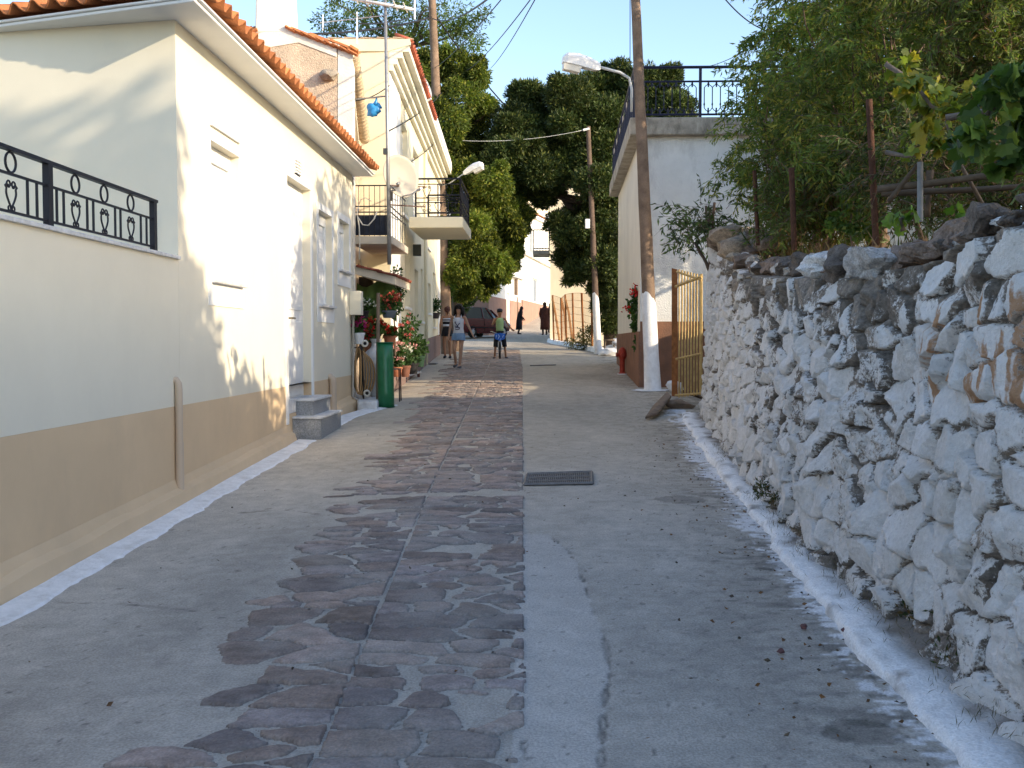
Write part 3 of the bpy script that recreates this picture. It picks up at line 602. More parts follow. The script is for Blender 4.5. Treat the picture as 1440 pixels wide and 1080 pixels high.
# ================================================================ OLD ROUGHCAST HOUSE (behind)
rough = M('roughcast', (.56, .45, .34), .95, .22, 3, .9, 45, stain=(.36, .28, .2), stain_sc=2, stain_amt=.6, fine=.25)
oldwhite = M('old_whitewash', (.80, .77, .69), .92, .1, 2, .3, 30, stain=(.5, .43, .34), stain_sc=2.2, stain_amt=.4)
YO = 17.35
ho = thing('roughcast_house', (-5, 18, .5), 'old house with rough beige gable and white chimney behind the cream house', 'house')
def P2(px, py, Y=YO): q = at(px, py, Y); return (q.x, q.y, q.z)
mb = MB(); mb.extr([P2(150, 100), P2(380, 36), P2(474, 62), P2(474, 560), P2(150, 560)], (0, 2.2, 0)); mb.build('wall', rough, ho)
mb = MB(); mb.extr([P2(475, 62), P2(496, 76), P2(498, 560), P2(475, 560)], (0, .2, 0)); 
q0, q1 = Vector(P2(475, 62)), Vector(P2(330, 50)); mb.extr([(q0.x-.02, YO-.015, q0.z-.22), (q0.x-.02, YO-.015, q0.z), (at(400, 40, YO).x, YO-.015, at(400, 40, YO).z), (at(340, 52, YO).x, YO-.015, at(340, 52, YO).z), (at(348, 72, YO).x, YO-.015, at(348, 72, YO).z), (at(420, 60, YO).x, YO-.015, at(420, 60, YO).z)], (0, .012, 0))
mb.build('plaster_edge', oldwhite, ho)
mb = MB(); cx0, cx1 = at(362, 0, YO).x, at(404, 0, YO).x; mb.hexa([(cx0-.05, YO-.02, at(0, 46, YO).z-.05), (cx1+.05, YO-.02, at(0, 46, YO).z-.05), (cx1+.05, YO+.6, at(0, 46, YO).z-.05), (cx0-.05, YO+.6, at(0, 46, YO).z-.05), (cx0, YO, at(0, -70, YO).z), (cx1, YO, at(0, -70, YO).z), (cx1, YO+.55, at(0, -70, YO).z), (cx0, YO+.55, at(0, -70, YO).z)])
mb.build('chimney', oldwhite, ho, bevel=.03)
mb = MB()
def tilebar(a, b, w_=.12, n=16):       # verge of overlapping tiles
    a, b = Vector(a), Vector(b)
    for i in range(n):
        p = a.lerp(b, i/n); q = a.lerp(b, (i+1.25)/n); k = random.uniform(.75, 1.2); mb.col = tuple(c*k for c in TC)
        mb.tube([p+Vector((0, 0, .03)), q+Vector((0, 0, .0))], [w_*.5, w_*.42], 8, True, .5)
tilebar(P2(402, 40, YO-.03), P2(500, 77, YO-.03), .12, 9); tilebar(P2(362, 44, YO-.03), P2(150, 104, YO-.03), .12, 9)
mb.col = TC
for (pa, pb) in (((380, 34), (502, 72)), ((380, 34), (140, 102))):
    a, b = Vector(P2(*pa)), Vector(P2(*pb)); u = (b-a); tile_slope(mb, a+Vector((0, .0, 0)) if pb[0] < 380 else a, (0, 1, 0), u, .3, u.length, col=TC)
mb.build('roof', terra, ho, smooth=40)
mb = MB(); mb.blob(P2(463, 106, YO-.05), (.17, .16, .10), 3, .25, 4, 5); mb.build('corbel_stone', M('grey_stone', (.33, .29, .24), .95, .3, 8, .8, 40), ho, smooth=35)
# stacked cream-washed tiles running down beside the neighbouring gable
mb = MB(); a, b = Vector(P2(497, 80, 17.45)), Vector(P2(513, 198, 19.3)); nT = 24
for i in range(nT):
    p = a.lerp(b, i/nT); mb.tube([p+Vector((-.0, -.02, .0)), p+Vector((.0, .05, -.075))], [.115, .072], 10, True)
mb.build('tile_stack', M('cream_tile', (.62, .5, .34), .9, .15, 6, .3, 40), ho, smooth=40)
mb = MB(); a, b = Vector(P2(486, 84, 17.4)), Vector(P2(502, 240, 19.2)); mb.extr([a, a+Vector((.1, 0, 0)), b+Vector((.1, 0, 0)), b], (-.01, .0, -.03)); mb.extr([a+Vector((.0, 0, .0)), a+Vector((.08, 0, 0)), a+Vector((.08, 0, -4)), a+Vector((0, 0, -4))], (0, .02, 0)); mb.build('trim_board', M('cream_trim', (.62, .55, .42), .8, .06), ho)
mb = MB(); q = Vector(P2(475, 190)); mb.tube([q+Vector((0, -.05, -1.5)), q+Vector((0, -.05, -.08)), q+Vector((.04, -.05, .02)), q+Vector((.1, -.05, .045)), q+Vector((.17, -.05, 0)), q+Vector((.22, -.05, -.1))], .012, 8); mb.build('cable_pipe', M('lead_pipe', (.4, .4, .42), .6), ho, smooth=True)

# ================================================================ TWO-STOREY HOUSE WITH BALCONIES
cream2 = M('pale_yellow_render', (.78, .71, .52), .9, .05, 1, .12, 150, stain=(.55, .47, .33), stain_sc=.9, stain_amt=.22)
pink = M('mauve_plinth', (.22, .155, .14), .9, .15, 3, .3, 40)
h3 = thing('two_storey_house', (-3, 24, .8), 'two storey pale yellow house with two balconies beyond the flower pots', 'house')
C0 = Vector((at(546, 0, 19.6).x, 19.6, 0)); dd = Vector((-.032, 1, 0)).normalized(); nn = Vector((dd.y, -dd.x, 0)); ZT3 = 7.15; L3 = 14.2
P3 = (C0.x, C0.y); d3 = (dd.x, dd.y); n3 = (nn.x, nn.y)
def fs(px):     # distance along the facade seen at pixel column px
    best = min(((abs(at(px, 480, C0.y+dd.y*s).x-(C0.x+dd.x*s)), s) for s in np.arange(0, 15, .02))); return best[1]
def fz(px, py): return at(px, py, C0.y+dd.y*fs(px)).z
up = [(fs(566), fs(574), 4.35, 6.35), (fs(582), fs(590), 4.35, 6.3), (fs(598), fs(605), 4.9, 6.25)]
lo = [(fs(570), fs(576.5), fz(573, 432), fz(573, 350)), (fs(583.5), fs(588.5), 1.05, 3.35), (fs(592), fs(595), fz(593, 452), fz(593, 378)), (fs(602.5), fs(606), fz(603, 440), fz(603, 398)), (fs(609), fs(612.5), 2.0, fz(610, 383)), (fs(601), fs(605), fz(602, 348), fz(602, 318))]
lo[5] = (lo[5][0], lo[5][1], max(lo[5][2], lo[3][3]+.15), lo[5][3])
mb = MB(); facade(mb, P3, d3, n3, L3, -.2, ZT3, up+lo, .16); E3 = C0+dd*L3
mb.quad((C0.x, C0.y, -.2), (C0.x, C0.y, ZT3), (-9, C0.y+.1, ZT3), (-9, C0.y+.1, -.2)); mb.quad((E3.x, E3.y, -.2), (E3.x, E3.y, ZT3), (-9, E3.y, ZT3), (-9, E3.y, -.2))
mb.quad((C0.x, C0.y, ZT3), (E3.x, E3.y, ZT3), (-9, E3.y, ZT3), (-9, C0.y+.1, ZT3))
mb.build('wall', cream2, h3)
for q4 in ((-.0, fs(563), .003, .02, 1.35, 6.75), (L3-.9, L3+.02, .003, .03, .6, 6.7)): mb = MB(); mb.obox(P3, d3, n3, *q4); mb.build('corner_band', whitep, h3)
mb = MB()
for s in np.arange(0, L3, .3): 
    zz = 1.36+.03*s; mb.obox(P3, d3, n3, s, min(s+.3, L3), .003, .035, -.2, zz)
mb.box(-5.5, C0.x+.03, C0.y-.03, C0.y-.003, -.2, 1.36)
mb.build('base_band', pink, h3)
mb = MB()
for (t0, t1, z0_, z1_) in ((0, .09, 6.78, 6.90), (0, .17, 6.90, 7.02), (0, .27, 7.02, 7.14), (0, .40, 7.14, 7.26)): mb.obox(P3, d3, n3, -.0, L3+.1, t0+.003, t1, z0_, z1_)
mb.build('cornice', M('cornice_cream', (.8, .76, .62), .8, .05), h3, bevel=.01)
mb = MB(); e0 = C0+nn*.44+Vector((0, 0, 7.32))
tile_slope(mb, e0, dd, (-nn*math.cos(R(24))+Vector((0, 0, math.sin(R(24))))), 6.9, .36, col=(.38, .105, .06)); mb.build('roof', terra, h3, smooth=40, solid=.018)
mb = MB(); mb.extr([C0+nn*.42+Vector((0, -.02, 7.27)), C0+nn*.42+Vector((0, -.02, 7.38)), C0-nn*4+Vector((0, -.02, 7.37)), C0-nn*4+Vector((0, -.02, 7.15)), C0+Vector((0, -.02, 7.15))], (0, .12, 0)); mb.build('verge', cream2, h3); mb = MB(); tilebar(C0-nn*4+Vector((0, .04, 7.37)), C0+nn*.4+Vector((0, .04, 7.39)), .09, 14); mb.build('coping_tile', M('old_tile', (.5, .38, .27), .9, .3, 8), h3, smooth=40)
mb = MB(); mb.obox(P3, d3, n3, 6.92, L3+.1, -.1, .42, 7.262, 7.55); mb.build('parapet', whitep, h3, bevel=.02)
shut = M('pale_shutter', (.66, .67, .68), .6, .06); dark = M('dark_glass', (.03, .035, .04), .15, .2, spec=.5)
def shutter3(h, kind):
    a, b, c, e = h; k = MB()
    if kind == 'dark':
        k.obox(P3, d3, n3, a, b, -.155, -.13, c, e); o = k.build('window', dark, h3); f = MB()
        for (u, v) in ((a, a+.06), (b-.06, b), ((a+b)/2-.03, (a+b)/2+.03)): f.obox(P3, d3, n3, u, v, -.128, -.10, c, e)
        f.obox(P3, d3, n3, a, b, -.128, -.1, e-.06, e); f.build('frame', whitep, o)
    else:
        k.obox(P3, d3, n3, a, b, -.155, -.12, c, e); o = k.build('door' if kind == 'door' else 'window', shut, h3); f = MB(); z = c+.1
        while z < e-.1: f.obox(P3, d3, n3, a+.06, (a+b)/2-.03, -.119, -.105, z, z+.05); f.obox(P3, d3, n3, (a+b)/2+.03, b-.06, -.119, -.105, z, z+.05); z += .08
        f.build('louvre', shut, o)
    s = MB(); s.obox(P3, d3, n3, a-.08, b+.08, .003, .05, c-.06, c); s.build('sill', whitep, o)
for i, h in enumerate(up): shutter3(h, 'door' if i < 2 else 'dark')
for i, h in enumerate(lo): shutter3(h, 'door' if i == 1 else ('dark' if i in (3, 5) else 'shut'))
# porch lamp box and rain pipe on the facade
mb = MB(); s = fs(579.5); mb.obox(P3, d3, n3, s, s+.12, .03, .22, fz(580, 360), fz(580, 344)); mb.build('porch_lamp', M('dark_metal', (.06, .07, .07), .5), h3)
mb = MB(); s = fs(596.5); q = C0+dd*s+nn*.06; mb.tube([(q.x, q.y, .9), (q.x, q.y, 6.7)], .045, 8); mb.build('rain_pipe', cream2, h3, smooth=True)
# ---- balcony over the street
B0 = at(581, 305, 22.2); B1 = at(651, 305, 22.2); zf = B0.z; LB = 2.6
bl = MB(); bl.box(B0.x-.1, B1.x, 22.2, 22.2+LB, zf-.24, zf); bal = bl.build('balcony', cream2, h3, bevel=.02)
def balrail(x0, x1, y0, y1, zf, ht, name='railing'):
    k = MB(); c = MB()
    cor = [(x0, y0), (x1, y0), (x1, y1), (x0, y1)]
    for (a, b) in zip(cor, cor[1:]):
        A, B = Vector((*a, zf)), Vector((*b, zf)); u = (B-A).normalized(); L = (B-A).length
        for hh, r in ((ht, .022), (ht*.86, .012), (ht*.5, .012), (ht*.38, .012), (ht*.10, .012)): rail_bar(k, A+Vector((0, 0, hh)), B+Vector((0, 0, hh)), r)
        m = max(1, round(L/.42))
        for j in range(m+1): rail_bar(k, A+u*L*j/m, A+u*L*j/m+Vector((0, 0, ht*(1 if j in (0, m) else .86))), .024 if j in (0, m) else .014)
        nrm = u.cross(Vector((0, 0, 1)))
        for j in range(m):
            q = A+u*L*(j+.5)/m
            for s in (-1, 1):
                c.tube([q+Vector((0, 0, ht*.5)), q+u*s*.05+Vector((0, 0, ht*.6)), q+u*s*.09+Vector((0, 0, ht*.72)), q+u*s*.05+Vector((0, 0, ht*.8))], .008, 5)
                c.torus(q+u*s*.06+Vector((0, 0, ht*.78)), nrm, .025, .007, 8, 5); c.torus(q+u*s*.06+Vector((0, 0, ht*.18)), nrm, .025, .007, 8, 5); c.torus(q+u*s*.06+Vector((0, 0, ht*.3)), nrm, .025, .007, 8, 5)
    return k, c
k, c = balrail(B0.x+.05, B1.x-.06, 22.26, 22.14+LB, zf, .84)
r_ = k.build('railing', iron, bal); c.build('scrolls', iron, r_)
# ---- small service balcony on the gable
A0, A1 = at(494, 332, 17.5), at(552, 332, 17.5); za = A0.z
bl = MB(); bl.box(A0.x, A1.x, 17.5, 19.57, za-.14, za); ba = bl.build('service_balcony', M('cement_cream', (.55, .49, .4), .9, .1), h3, bevel=.015)
k = MB()
for hh in (.88, .52, .42): rail_bar(k, (A0.x+.03, 17.55, za+hh), (A1.x-.04, 17.55, za+hh), .012); rail_bar(k, (A1.x-.04, 17.55, za+hh), (A1.x-.04, 19.5, za+hh), .012)
for x in np.linspace(A0.x+.03, A1.x-.04, 8): rail_bar(k, (x, 17.55, za), (x, 17.55, za+.88), .012 if x in (A0.x+.03,) else .006)
for y in np.linspace(17.8, 19.4, 6): rail_bar(k, (A1.x-.04, y, za), (A1.x-.04, y, za+.88), .006)
r_ = k.build('railing', iron, ba)
k = MB(); k.box(A0.x+.04, A1.x-.05, 17.56, 17.575, za+.02, za+.37); k.build('screen_sheet', M('navy_cloth', (.025, .03, .045), .8, .3, 6), r_)
rail_x = (A1.x, zf)
k = MB(); rail_bar(k, at(548, 261, 17.6), at(600, 263, 20.6), .014); rail_bar(k, at(548, 288, 17.6), at(598, 291, 20.6), .014); k.build('rusty_rail', M('rusty_bar', (.12, .07, .05), .8, .3, 9), ba)
mb = MB(); mb.tube([at(504, 291, 17.45), at(502, 300, 17.44), at(505, 318, 17.43), at(506, 340, 17.43), at(505, 365, 17.43)], .012, 6); mb.tube([at(503, 305, 17.45), at(510, 316, 17.43), at(518, 317, 17.43), at(526, 308, 17.43), at(530, 298, 17.45)], .012, 6); mb.tube([at(504, 290, 17.45), at(507, 281, 17.45), at(514, 278, 17.45), at(522, 283, 17.45)], .008, 6)
tag(mb.build('hose_loop', M('white_hose', (.6, .58, .52), .6), None, smooth=True), 'thin white hose looped over the black balcony screen', 'hose')
# ---- aerial mast, dishes, blue bag
am = thing('aerial_mast', at(547, 370, 17.42), 'tall grey aerial mast rising past the small balcony to roof height', 'aerial')
gal = M('galvanised', (.33, .33, .33), .45, .15, 10, metal=.6); al = M('aluminium', (.75, .75, .75), .4, .05, metal=.3)
k = MB(); k.tube([at(547.5, 372, 17.42), at(545, 200, 17.42), at(541, -40, 17.42)], [.035, .03, .026], 10); k.build('pole', gal, am, smooth=True)
k = MB(); k.tube([at(488, -3, 17.38), at(584, 14, 17.38)], .03, 6); b_ = k.build('boom', al, am, smooth=True)
k = MB(); k.tube([at(583, -12, 17.36), at(583, 27, 17.36)], .018, 6); k.build('element', al, b_)
for px in (500, 515, 556, 570): k = MB(); k.tube([at(px, -4+(px-488)*.177, 17.38)+Vector((0, -.25, 0)), at(px, -4+(px-488)*.177, 17.38)+Vector((0, .25, 0))], .012, 5); k.build('element', al, b_)
k = MB(); k.tube([at(450, 32, 17.9), at(548, 21, 17.42)], .008, 5); k.tube([at(502, 17, 17.6), at(502, 62, 17.6)], .014, 6); k.tube([at(454, 21, 17.85), at(454, 43, 17.85)], .012, 6); k.build('guy_rod', al, am)
k = MB(); k.box(at(538, 0, 17.4).x, at(544, 0, 17.4).x, 17.36, 17.44, at(0, 220, 17.4).z, at(0, 212, 17.4).z); k.build('amplifier_box', M('dark_metal', (1,)*3), am)
k = MB(); k.tube([at(497, 140, 17.6), at(545, 135, 17.42)], .014, 6); k.build('cross_bar', gal, am)
def dish(name, c, nrm, r, label, arm_to, mat):
    t = thing(name, c, label, 'satellite dish'); nrm = Vector(nrm).normalized(); u = nrm.cross(Vector((0, 0, 1))).normalized(); v = u.cross(nrm); k = MB(); c = Vector(c); prev = None
    for i in range(9):
        rr_ = r*i/8; ring = k.add([c+u*math.cos(2*PI*j/28)*rr_+v*math.sin(2*PI*j/28)*rr_*1.08+nrm*(.28*rr_*rr_/r) for j in range(28)])
        if prev is not None:
            for j in range(28): k.face((prev+j, prev+(j+1) % 28, ring+(j+1) % 28, ring+j))
        prev = ring
    k.build('reflector', mat, t, smooth=True, solid=.012)
    k = MB(); bot = c-v*r*1.0+nrm*.2*r; k.tube([bot, bot.lerp(Vector(arm_to), .5)-v*.03, arm_to], .014, 6); a_ = k.build('arm', al, t, smooth=True)
    k = MB(); k.tube([Vector(arm_to)-nrm*.06, Vector(arm_to)+nrm*.05], [.03, .022], 8); k.build('receiver', al, a_)
    k = MB(); k.tube([c-nrm*.02, c-nrm*.22, c-nrm*.24-Vector((0, 0, .35))], .025, 8); k.tube([c-v*.1+nrm*.02, c-v*.14+u*.06+nrm*.03], .03, 6); k.build('bracket', gal, t, smooth=True)
dish('satellite_dish', at(560, 250, 18.3), (.62, -.75, .18), (.37), 'large pale satellite dish beside the mast above the small balcony', at(590, 266, 17.75), M('dish_beige', (.46, .42, .35), .55, .08))
dish('satellite_dish', at(590, 124, 24.2), (.75, -.4, .3), .34, 'grey satellite dish half hidden behind the red tiled eave', at(604, 140, 23.9), M('dish_grey', (.42, .43, .45), .5, .08))
bgm = thing('plastic_bag', at(527, 137, 17.5), 'knotted blue plastic bag hanging from the aerial cross bar', 'bag'); k = MB()
k.blob(at(526, 154, 17.5), (.115, .06, .12), 3, .5, 3); k.tube([at(528, 148, 17.5), at(529, 142, 17.5), at(530, 136, 17.5)], [.06, .025, .01], 8); k.tube([at(531, 148, 17.5), at(537, 152, 17.5)], [.06, .015], 6)
k.build('bag', M('blue_plastic', (.03, .25, .55), .35, .25, 14, .3, 30, spec=.5), bgm, smooth=True)

# ================================================================ RIGHT: WHITE HOUSE WITH ROOF TERRACE
stucco = M('white_stucco', (.75, .755, .74), .95, .10, 1.2, .9, 38, stain=(.34, .34, .335), stain_sc=1.1, stain_amt=.75)
plain = M('side_render', (.73, .69, .61), .9, .08, 1, .2, 60)
brown = M('brown_plinth', (.235, .12, .075), .9, .2, 3, .5, 30, stain=(.1, .09, .08), stain_sc=2, stain_amt=.5)
conc = M('slab_concrete', (.40, .36, .30), .95, .3, 3, .6, 30, stain=(.06, .055, .045), stain_sc=3, stain_amt=.75)
YR = 20.4; XR = at(901, 300, YR).x; XR2 = at(869.5, 300, 28.6).x; zsl = at(905, 192, YR).z; zst = at(905, 168, YR).z
hr = thing('terrace_house', (XR+3, 24, .7), 'white stucco house with black roof terrace railing behind the right pole', 'house')
mb = MB(); mb.quad((XR, YR, -.2), (9.5, YR, -.2), (9.5, YR, zsl), (XR, YR, zsl)); mb.quad((9.5, YR, -.2), (9.5, 28.6, -.2), (9.5, 28.6, zsl), (9.5, YR, zsl)); mb.quad((XR2, 28.6, -.2), (9.5, 28.6, -.2), (9.5, 28.6, zsl), (XR2, 28.6, zsl)); mb.build('wall', stucco, hr)
mb = MB(); mb.quad((XR, YR+.001, -.2), (XR2, 28.6, -.2), (XR2, 28.6, zsl), (XR, YR+.001, zsl)); mb.build('side_wall', plain, hr)
mb = MB(); mb.box(XR+.0, 9.5, YR-.03, YR-.003, -.2, 1.95); mb.extr([(XR-.03, YR-.03, -.2), (XR-.003, YR-.03, -.2), (XR2-.003, 28.6, -.2), (XR2-.03, 28.6, -.2)], (0, 0, 1.95)); mb.build('base_band', brown, hr)
mb = MB(); mb.prism([(XR-.24, YR-.2), (9.6, YR-.2), (9.6, 28.8), (XR2-.24, 28.8)], zsl-.004, zst); mb.build('roof_slab', conc, hr, bevel=.02)
navy = M('navy_iron', (.022, .024, .05), .45, .2, 8)
k = MB(); c = MB()
def roofrail(a, b, fine=True):
    A, B = Vector(a), Vector(b); u = (B-A).normalized(); L = (B-A).length; nrm = u.cross(Vector((0, 0, 1)))
    for hh, r in ((1.0, .03), (.72, .02), (.07, .022)): rail_bar(k, A+Vector((0, 0, hh)), B+Vector((0, 0, hh)), r)
    m = round(L/1.28)
    for j in range(m+1): rail_bar(k, A+u*L*j/m, A+u*L*j/m+Vector((0, 0, 1.0)), .032)
    nb = m*8
    for j in range(nb):
        q = A+u*L*(j+.5)/nb; rail_bar(c, q+Vector((0, 0, .2)), q+Vector((0, 0, .6)), .011); c.tube([q+Vector((0, 0, .24)), q+Vector((0, 0, .27)), q+Vector((0, 0, .3))], [.011, .02, .011], 6)
        q2 = A+u*L*j/nb
        if j % 8: 
            for z_, sg in ((.64, 1), (.15, -1)):
                for s in (-1, 1): c.tube([q2+u*s*L/nb*.5+Vector((0, 0, .6 if sg > 0 else .2)), q2+u*s*L/nb*.28+Vector((0, 0, z_)), q2+u*s*.02+Vector((0, 0, z_+.01*sg)), q2+Vector((0, 0, .72 if sg > 0 else .07))], .009, 5)
                rail_bar(c, q2+Vector((0, 0, z_-.03)), q2+Vector((0, 0, z_+.05)), .016)
roofrail((XR-.12, YR-.1, zst), (7.0, YR-.1, zst)); roofrail((XR-.14, YR, zst), (XR2-.14, 28.6, zst))
r_ = k.build('railing', navy, hr); c.build('balusters', navy, r_)
# ================================================================ FAR HOUSES
farwhite = M('far_white', (.80, .79, .75), .9, .07, .8, .1, 40, stain=(.55, .5, .42), stain_sc=.7, stain_amt=.25)
farcream = M('far_cream', (.74, .66, .50), .9, .08, .8, .1, 40, stain=(.5, .42, .3), stain_sc=.7, stain_amt=.35)
salmon = M('salmon_plinth', (.36, .215, .165), .9, .12, 2, .1)
bluegrey = M('blue_grey_paint', (.20, .23, .27), .6, .15, 3)
def far_house(name, A, B, depth, ztop, label, wallm, plz=None, plm=None, holes=(), roof=False, roofh=1.2):
    """A, B: near and far ends of the street front (x, y)."""
    A, B = Vector((A[0], A[1], 0)), Vector((B[0], B[1], 0)); u = (B-A); L = u.length; u.normalize(); n = Vector((u.y, -u.x, 0))
    t = thing(name, (A.x, A.y, g(A.y)), label, 'house'); mb = MB(); hs = [h[:4] for h in holes]
    facade(mb, (A.x, A.y), (u.x, u.y), (n.x, n.y), L, g(A.y)-1, ztop, hs, .2)
    a2, b2 = A-n*depth, B-n*depth
    for p, q in ((A, a2), (a2, b2), (b2, B)): mb.quad((p.x, p.y, g(A.y)-1), (p.x, p.y, ztop), (q.x, q.y, ztop), (q.x, q.y, g(A.y)-1))
    mb.quad((A.x, A.y, ztop), (B.x, B.y, ztop), (b2.x, b2.y, ztop), (a2.x, a2.y, ztop)); mb.build('wall', wallm, t)
    P = (A.x, A.y); d = (u.x, u.y); nn_ = (n.x, n.y)
    if plz:
        k = MB(); s = 0
        ops = sorted([h for h in hs if h[2] < plz], key=lambda h: h[0]); cur = 0
        for h in ops+[(L, L, 0, 0)]:
            if h[0] > cur: k.obox(P, d, nn_, cur, h[0], .003, .04, g(A.y)-1, plz)
            cur = h[1]
        for p, q in ((A, a2),): k.extr([(p.x+u.x*-.04, p.y-u.y*.04, g(A.y)-1), (q.x, q.y-.04, g(A.y)-1), (q.x, q.y-.04, plz), (p.x, p.y-.04, plz)], (0, .035, 0))
        k.build('base_band', plm, t)
    for h in holes:
        k = MB(); k.obox(P, d, nn_, h[0], h[1], -.19, -.14, h[2], h[3]); o = k.build(h[5] if len(h) > 5 else 'window', h[4], t); f = MB()
        f.obox(P, d, nn_, h[0]-.1, h[1]+.1, .003, .07, h[2]-.09, h[2]) if h[2] > (plz or 0) else None
        m_ = (h[0]+h[1])/2; f.obox(P, d, nn_, m_-.03, m_+.03, -.138, -.11, h[2], h[3]); f.obox(P, d, nn_, h[0], h[1], -.138, -.11, h[3]-.06, h[3]); f.build('frame', whitep, o)
    k = MB(); k.obox(P, d, nn_, -.15, L+.15, .003, .22, ztop-.18, ztop+.1); k.build('cornice', farwhite, t)
    if roof:
        k = MB(); e = A+n*.3+Vector((0, 0, ztop+.15)); tile_slope(k, e-u*.2, u, -n*math.cos(R(22))+Vector((0, 0, math.sin(R(22)))), L+.4, depth*.6, period=.3, amp=.06, course=.5, col=TC); k.build('roof', terra, t, smooth=40)
    return t
A = at(686, 460, 53.5); B = at(733, 455, 63.5)
def hz(px, py, Y): return at(px, py, Y).z
LA = math.hypot(B.x-A.x, B.y-A.y)
far_house('pink_base_house', (A.x, A.y), (B.x, B.y), 7, 5.6, 'white house with salmon base band behind the red car', farwhite, hz(715, 421, 58.5), salmon,
          [(LA*.50, LA*.62, g(58)-.2, 4.4, shut, 'door'), (LA*.72, LA*.84, 4.35, 6.0-.6, shut)])
A2 = at(734, 450, 63.8); B2 = at(775, 437, 77)
L2 = math.hypot(B2.x-A2.x, B2.y-A2.y)
far_house('blue_window_house', (A2.x, A2.y), (B2.x, B2.y), 6, hz(742, 357, 66), 'white house with tall blue grey shuttered window at the far bend', farwhite, hz(745, 424, 66.5), salmon,
          [(L2*.32, L2*.50, hz(752, 424, 68.5), hz(752, 391, 68.5), bluegrey)])
A3 = at(690, 420, 74); B3 = at(771, 420, 92)
far_house('upper_white_house', (A3.x, A3.y), (B3.x, B3.y), 8, hz(735, 299, 84), 'taller sunlit white house with red roof rising above the bend', farwhite, None, None,
          [(3, 4, 9, 10.6, bluegrey), (11.5, 12.8, 8.5, 11, bluegrey)], True)
A4 = at(728, 400, 98); B4 = at(800, 400, 102)
far_house('hilltop_house', (A4.x, A4.y), (B4.x, B4.y), 8, hz(760, 279, 100), 'distant cream house under a red tiled roof seen between the trees', farcream, None, None, [(1.5, 2.3, 13.3, 14.2, bluegrey), (3.4, 4.2, 13.3, 14.2, bluegrey)], True)
# beige gable to the right, sunlit, behind the wire fence
YB = 43.5; xb = at(773.5, 400, YB).x
hb = far_house('beige_corner_house', (xb, YB), (xb+9, YB-.5), 9, 9.6, 'tall sunlit beige house behind the rusty wire fence', farcream, None, None, [(3.4, 4.3, 6, 7.4, bluegrey)])
k = MB(); zq = at(765, 352, YB+1).z; k.box(xb-.75, xb+.0, YB+1.0, YB+3, zq-.15, zq); o = k.build('balcony', M('slab_concrete', (1,)*3), hb)
k = MB()
for hh in (.9, .08): k.tube([(xb-.03, YB+1.03, zq+hh), (xb-.72, YB+1.03, zq+hh), (xb-.72, YB+2.97, zq+hh)], .025, 5)
for x in np.linspace(xb-.7, xb-.05, 6): rail_bar(k, (x, YB+1.03, zq), (x, YB+1.03, zq+.9), .015)
for y in np.linspace(YB+1.2, YB+2.9, 8): rail_bar(k, (xb-.72, y, zq), (xb-.72, y, zq+.9), .015)
k.build('railing', iron, o)
k = MB(); k.box(xb-.03, xb+.001, YB+1.2, YB+2.2, zq+.02, zq+2.1); k.build('balcony_door', bluegrey, hb)
# big pale house behind the garden trees, right
hg = far_house('garden_house', (9.2, 18.5), (15, 14), 8, 9.5, 'pinkish white house glimpsed through the garden trees at upper right', M('pale_pink', (.72, .66, .6), .9, .08, 1, .1), None, None, [(1.2, 2.2, 5.8, 7.2, bluegrey), (4.2, 5.2, 5.8, 7.2, bluegrey)])

# wire fence
ft = thing('wire_fence', ong(800, 484), 'rusty post and wire fence with leaning boards in front of the beige house', 'fence')
rustm = M('rust', (.23, .095, .035), .9, .35, 12, .4, 60)
tops = []
for (pt, pb) in (((777, 415), (779, 476)), ((789, 419), (790, 479)), ((795, 414), (797, 481)), ((805, 412), (807, 484)), ((818, 412), (821, 488)), ((832, 414), (833, 490))):
    yq = np.interp(pb[0], [777, 800, 833], [42.6, 40.6, 36.2]); b = at(*pb, yq); b.z = gz(b.x, yq)-.05; t_ = at(pt[0], pt[1], yq); k = MB(); k.tube([b, t_], .04, 6); k.build('post', rustm, ft); tops.append((b, t_))
k = MB(); 
for (px0, px1, x2) in ((779, 787, 779), (789, 800, 791), (797, 806, 797)):
    yq = np.interp(px0, [777, 800, 833], [42.5, 40.5, 36.1]); b = at(px0+8, 480, yq); k.tube([b+Vector((0, .05, 0)), at(px1-6, 440, b.y)+Vector((0, .05, 0)), at(x2-2, 420, b.y)+Vector((0, .05, 0))], .05, 5)
k.build('leaning_board', M('old_board', (.34, .19, .09), .9, .3, 8), ft)
k = MB()
for (a, b), (c, d) in zip(tops, tops[1:]):
    for i in range(9):
        t = i/8; k.tube([a.lerp(b, t), c.lerp(d, t)-Vector((0, 0, .03)) if i < 8 else d], .006, 4)
    for i in range(1, 9): t = i/9; k.tube([a.lerp(c, t), b.lerp(d, t)], .005, 4)
k.build('mesh_wire', rustm, ft)
# low whitewashed kerb on the far right side
k = MB(); pk = [Vector((at(px, 480, y).x, y, gz(at(px, 480, y).x, y))) for px, y in ((769, 44.5), (778, 42.2), (795, 40.4), (815, 37.6), (836, 35.0), (850, 33.6))]
for a, b in zip(pk, pk[1:]):
    for i in range(6):
        p, q = a.lerp(b, i/6), a.lerp(b, (i+1)/6); j = .05*mnoise.noise((p.y*3, 0, 0)); h = .16+j
        k.hexa([p-Vector((.03, 0, .1)), p+Vector((.4, .3, -.1)), q+Vector((.4, .3, -.1)), q-Vector((.03, 0, .1)), p+Vector((.03+j, 0, h)), p+Vector((.4, .3, h)), q+Vector((.4, .3, h)), q+Vector((.03+j, 0, h))])
tag(k.build('far_kerb', lime, bevel=.03), kind='structure', label='white kerb leading up to the bend')

